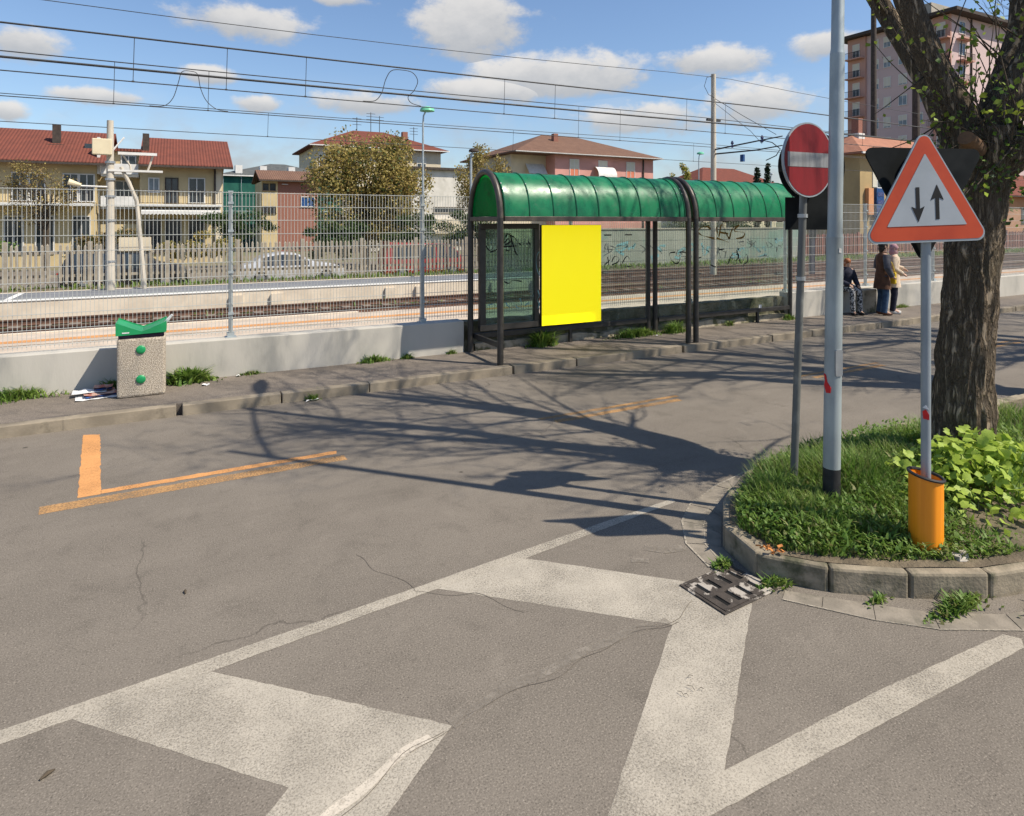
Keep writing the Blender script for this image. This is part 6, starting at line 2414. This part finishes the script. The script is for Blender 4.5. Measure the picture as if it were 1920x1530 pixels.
for k, (s_, t_, rx, rz, zc, lab, mm) in enumerate((
        (3.6, 44, 2.6, 1.2, 2.0, 'dark clipped hedge below the green netting', 'hedge_leaf'), (8.0, 36.5, 2.2, 1.3, 1.4, 'dense dark bush under the olive tree', 'hedge_leaf'),
        (12.8, 37, 2.2, 1.5, 1.7, 'dark evergreen bush beside the olive tree trunk', 'hedge_leaf'), (16.5, 38, 2.6, 1.5, 1.6, 'low dark bush above the red van', 'hedge_leaf'),
        (-3.4, 42, 2.4, 1.1, 1.0, 'pale scrubby bush behind the notice board', 'brown_leaf'), (-9.5, 38, 2.6, 1.1, .9, 'green bush behind the picket fence short of the black car', 'weed_leaf'),
        (1.2, 41, 2.2, .9, 1.0, 'dusty grey green bush below the white awning', 'olive_leaf'), (33.5, 33, 4.5, 1.2, 2.2, 'dark shrub mass above the graffiti wall', 'hedge_leaf'))):
    crown_tree('bush', lab, s_, t_, -.5, zc, rx, 1.2, rz, 5000, .12, [mm, 'hedge_leaf'], [.75, .25], 60 + k, .04, 'bushes beyond the railway', 16)


# ================================================================== PEOPLE
def skin_body(root, nodes, edges, name='body', mat='skin'):
    me_ = bpy.data.meshes.new(name)
    keys = list(nodes)
    me_.from_pydata([nodes[k][:3] for k in keys], [(keys.index(a), keys.index(b)) for a, b in edges], [])
    me_.materials.append(MATS[mat])
    ob = bpy.data.objects.new(name, me_)
    COL.objects.link(ob)
    ob.parent = root
    md = ob.modifiers.new('skin', 'SKIN')
    md.use_smooth_shade = True
    if not me_.skin_vertices:
        bpy.context.view_layer.objects.active = ob
        ob.select_set(True)
        bpy.ops.mesh.customdata_skin_add() if hasattr(bpy.ops.mesh, 'customdata_skin_add') else None
    for i, k in enumerate(keys):
        r = nodes[k][3]
        sv = me_.skin_vertices[0].data[i]
        sv.radius = (r, r)
        sv.use_root = (i == 0)
    sb_ = ob.modifiers.new('smooth', 'SUBSURF')
    sb_.levels = 1
    sb_.render_levels = 2
    return ob


def person(lab, loc, bearing, k, hair, coat, sleeve, trousers, shoe, hem=.60, seated=False, scarf=None, lean=.0, arms=None):
    """local frame: +y is where the person faces; k scales from a 1.70 m figure"""
    root = thing('person', lab, 'person', loc, None, rz=-rad(bearing), local=True)
    S = lambda p: tuple(c * k for c in p)
    if seated:
        hz = .70
        hip, knee, ank = (.09, 0, hz), (.11, .40, hz - .06), (.11, .42, .10)
    else:
        hz = .90
        hip, knee, ank = (.085, 0, hz - .02), (.095, .03, .48), (.10, -.01, .09)
    up = hz - .90
    arms = arms or [((.24, -.02, 1.12), (.19, .16, .98)), ((.24, -.02, 1.12), (.14, .20, 1.02))]
    nd = {'pelvis': (*S((0, 0, hz + .04)), .12 * k), 'spine': (*S((0, .01 + lean * .4, 1.13 + up)), .105 * k), 'chest': (*S((0, .02 + lean, 1.33 + up)), .12 * k),
          'neck': (*S((0, .02 + lean * 1.2, 1.455 + up)), .05 * k), 'jaw': (*S((0, .05 + lean * 1.3, 1.53 + up)), .062 * k), 'head': (*S((0, .035 + lean * 1.4, 1.605 + up)), .082 * k), 'crown': (*S((0, .02 + lean * 1.4, 1.665 + up)), .055 * k)}
    ed = [('pelvis', 'spine'), ('spine', 'chest'), ('chest', 'neck'), ('neck', 'jaw'), ('jaw', 'head'), ('head', 'crown')]
    chains = {}
    for sgn, sd_ in ((-1, 'l'), (1, 'r')):
        (ex, ey, ez), (wx, wy, wz) = arms[0 if sgn < 0 else 1]
        A = {'sh': (.155, .02 + lean, 1.385 + up, .06), 'el': (ex, ey + lean, ez + up, .043), 'wr': (wx, wy + lean, wz + up, .028), 'palm': (wx * .95, wy + lean + .05, wz + up - .03, .032)}
        for q, v in A.items():
            nd[q + sd_] = (*S((sgn * v[0], v[1], v[2])), v[3] * k)
        ed += [('chest', 'sh' + sd_), ('sh' + sd_, 'el' + sd_), ('el' + sd_, 'wr' + sd_), ('wr' + sd_, 'palm' + sd_)]
        for fi, (dx, ln) in enumerate(((-.028, .055), (-.010, .07), (.008, .068), (.025, .05))):
            p = A['palm']
            nd['f%d%s' % (fi, sd_)] = (*S((sgn * (p[0] + dx), p[1] + ln * .75, p[2] - ln * .6)), .008 * k)
            ed.append(('palm' + sd_, 'f%d%s' % (fi, sd_)))
        nd['th' + sd_] = (*S((sgn * (A['palm'][0] - .04), A['palm'][1] + .015, A['palm'][2] + .02)), .009 * k)
        ed.append(('palm' + sd_, 'th' + sd_))
        for q, v, r in (('hip', hip, .085), ('kn', knee, .058), ('an', ank, .04), ('toe', (ank[0] + .01, ank[1] + .15, .04), .032)):
            nd[q + sd_] = (*S((sgn * v[0], v[1], v[2])), r * k)
        ed += [('pelvis', 'hip' + sd_), ('hip' + sd_, 'kn' + sd_), ('kn' + sd_, 'an' + sd_), ('an' + sd_, 'toe' + sd_)]
        chains[sd_] = sgn
    skin_body(root, nd, ed)
    c = MB()
    hem_ = hem if not seated else hz - .10
    rg = [(0, 0, hem_, .225, .175), (0, .0, (hem_ + hz) / 2 + .05, .20, .155), (0, .005, hz + .12, .165, .13), (0, .01 + lean * .5, 1.16 + up, .165, .125), (0, .02 + lean * .9, 1.30 + up, .20, .135),
          (0, .02 + lean, 1.39 + up, .195, .115), (0, .02 + lean, 1.435 + up, .12, .085), (0, .02 + lean * 1.1, 1.48 + up, .068, .068)]
    c.rings([tuple(v * k for v in r) for r in rg], 18, cap=False)
    co_ = c.build('coat', coat, root, smooth=True, angle=70)
    for sd_, sgn in chains.items():
        pts = [Vector(nd['sh' + sd_][:3]) + Vector((-.02 * sgn * k, 0, .0)), Vector(nd['el' + sd_][:3]), Vector(nd['wr' + sd_][:3])]
        path = [pts[0], pts[0].lerp(pts[1], .5) + Vector((.01 * sgn, 0, 0)), pts[1], pts[1].lerp(pts[2], .5), pts[2]]
        MB().tube(path, [.085 * k, .078 * k, .072 * k, .064 * k, .056 * k], 12).build('sleeve', sleeve, co_, smooth=True)
        pts = [Vector(nd['hip' + sd_][:3]) + Vector((0, 0, .05 * k)), Vector(nd['kn' + sd_][:3]), Vector(nd['an' + sd_][:3])]
        path = [pts[0], pts[0].lerp(pts[1], .5), pts[1], pts[1].lerp(pts[2], .5), pts[2] + Vector((0, 0, -.02))]
        MB().tube(path, [.098 * k, .09 * k, .074 * k, .068 * k, .064 * k], 12).build('trouser_leg', trousers, root, smooth=True)
        a = Vector(nd['an' + sd_][:3])
        s_ = MB()
        s_.tube([a + Vector((0, -.06, -.02)) * k, a + Vector((0, 0, -.035)) * k, a + Vector((0, .09, -.05)) * k, a + Vector((0, .18, -.058)) * k], [.035 * k, .055 * k, .044 * k, .026 * k], 10)
        s_.build('shoe', shoe, root, smooth=True)
    h = Vector(nd['head'][:3])
    hm = MB()
    hm.ball(h + Vector((0, -.022, .022)) * k, (.092 * k, .102 * k, .105 * k), 14, 9, 2, .12)
    if scarf:
        hm.ball(h + Vector((0, -.03, -.08)) * k, (.095 * k, .10 * k, .11 * k), 14, 9, 3, .15)
    else:
        hm.ball(h + Vector((0, -.055, -.05)) * k, (.085 * k, .06 * k, .10 * k), 12, 8, 4, .2)
    hm.build('headscarf' if scarf else 'hair', scarf or hair, root, smooth=True)
    f = MB()
    f.ball(h + Vector((0, .088, -.02)) * k, (.012 * k, .018 * k, .02 * k), 6, 5)
    f.build('nose', 'skin', root, smooth=True)
    for sgn in (-1, 1):
        MB().ball(h + Vector((sgn * .03, .076, .004)) * k, .009 * k, 6, 5).build('eye', 'hair_dark', root)
        MB().ball(h + Vector((sgn * .083, -.005, -.01)) * k, (.01 * k, .02 * k, .03 * k), 6, 5).build('ear', 'skin', root)
    MB().box(-.02 * k + h.x, .02 * k + h.x, h.y + .078 * k, h.y + .086 * k, h.z - .052 * k, h.z - .046 * k).build('mouth', 'headscarf', root)
    return root


pb = person('dark haired person in a brown coat and blue jeans standing by the wall', (15.22, 9.62, .12), 118, 1.04, 'hair_dark', 'coat_brown', 'coat_grey', 'jeans', 'boot_brown', hem=.62,
            arms=[((.25, .0, 1.12), (.16, .20, 1.05)), ((.26, -.03, 1.12), (.23, .10, .92))])
person('person in a long beige coat and pink headscarf with dark trousers', (15.72, 9.66, .12), 150, 1.0, 'hair_dark', 'coat_beige', 'coat_beige', 'navy_cloth', 'white_trim', hem=.66, scarf='headscarf',
       arms=[((.25, .02, 1.14), (.20, .22, 1.10)), ((.25, .02, 1.12), (.18, .2, 1.0))])
person('ginger haired person in a dark jacket and patterned trousers sitting on the wall', (14.72, 10.24, .12), 196, .90, 'hair_ginger', 'navy_cloth', 'navy_cloth', 'patterned_cloth', 'black_paint', seated=True, lean=.04,
       arms=[((.24, .06, 1.10), (.14, .28, .98)), ((.24, .06, 1.10), (.12, .28, 1.0))])
bg_ = thing('shoulder_bag', 'small yellow bag hanging at the side of the brown coat', 'bag', (15.42, 9.50, .95))
MB().box(15.38, 15.45, 9.40, 9.62, .88, 1.16).build('pouch', 'bag_yellow', bg_, bevel=.02)
MB().tube([(15.41, 9.42, 1.16), (15.36, 9.46, 1.38), (15.28, 9.56, 1.54), (15.36, 9.64, 1.38), (15.41, 9.60, 1.16)], .008, 5).build('strap', 'bag_yellow', bg_)
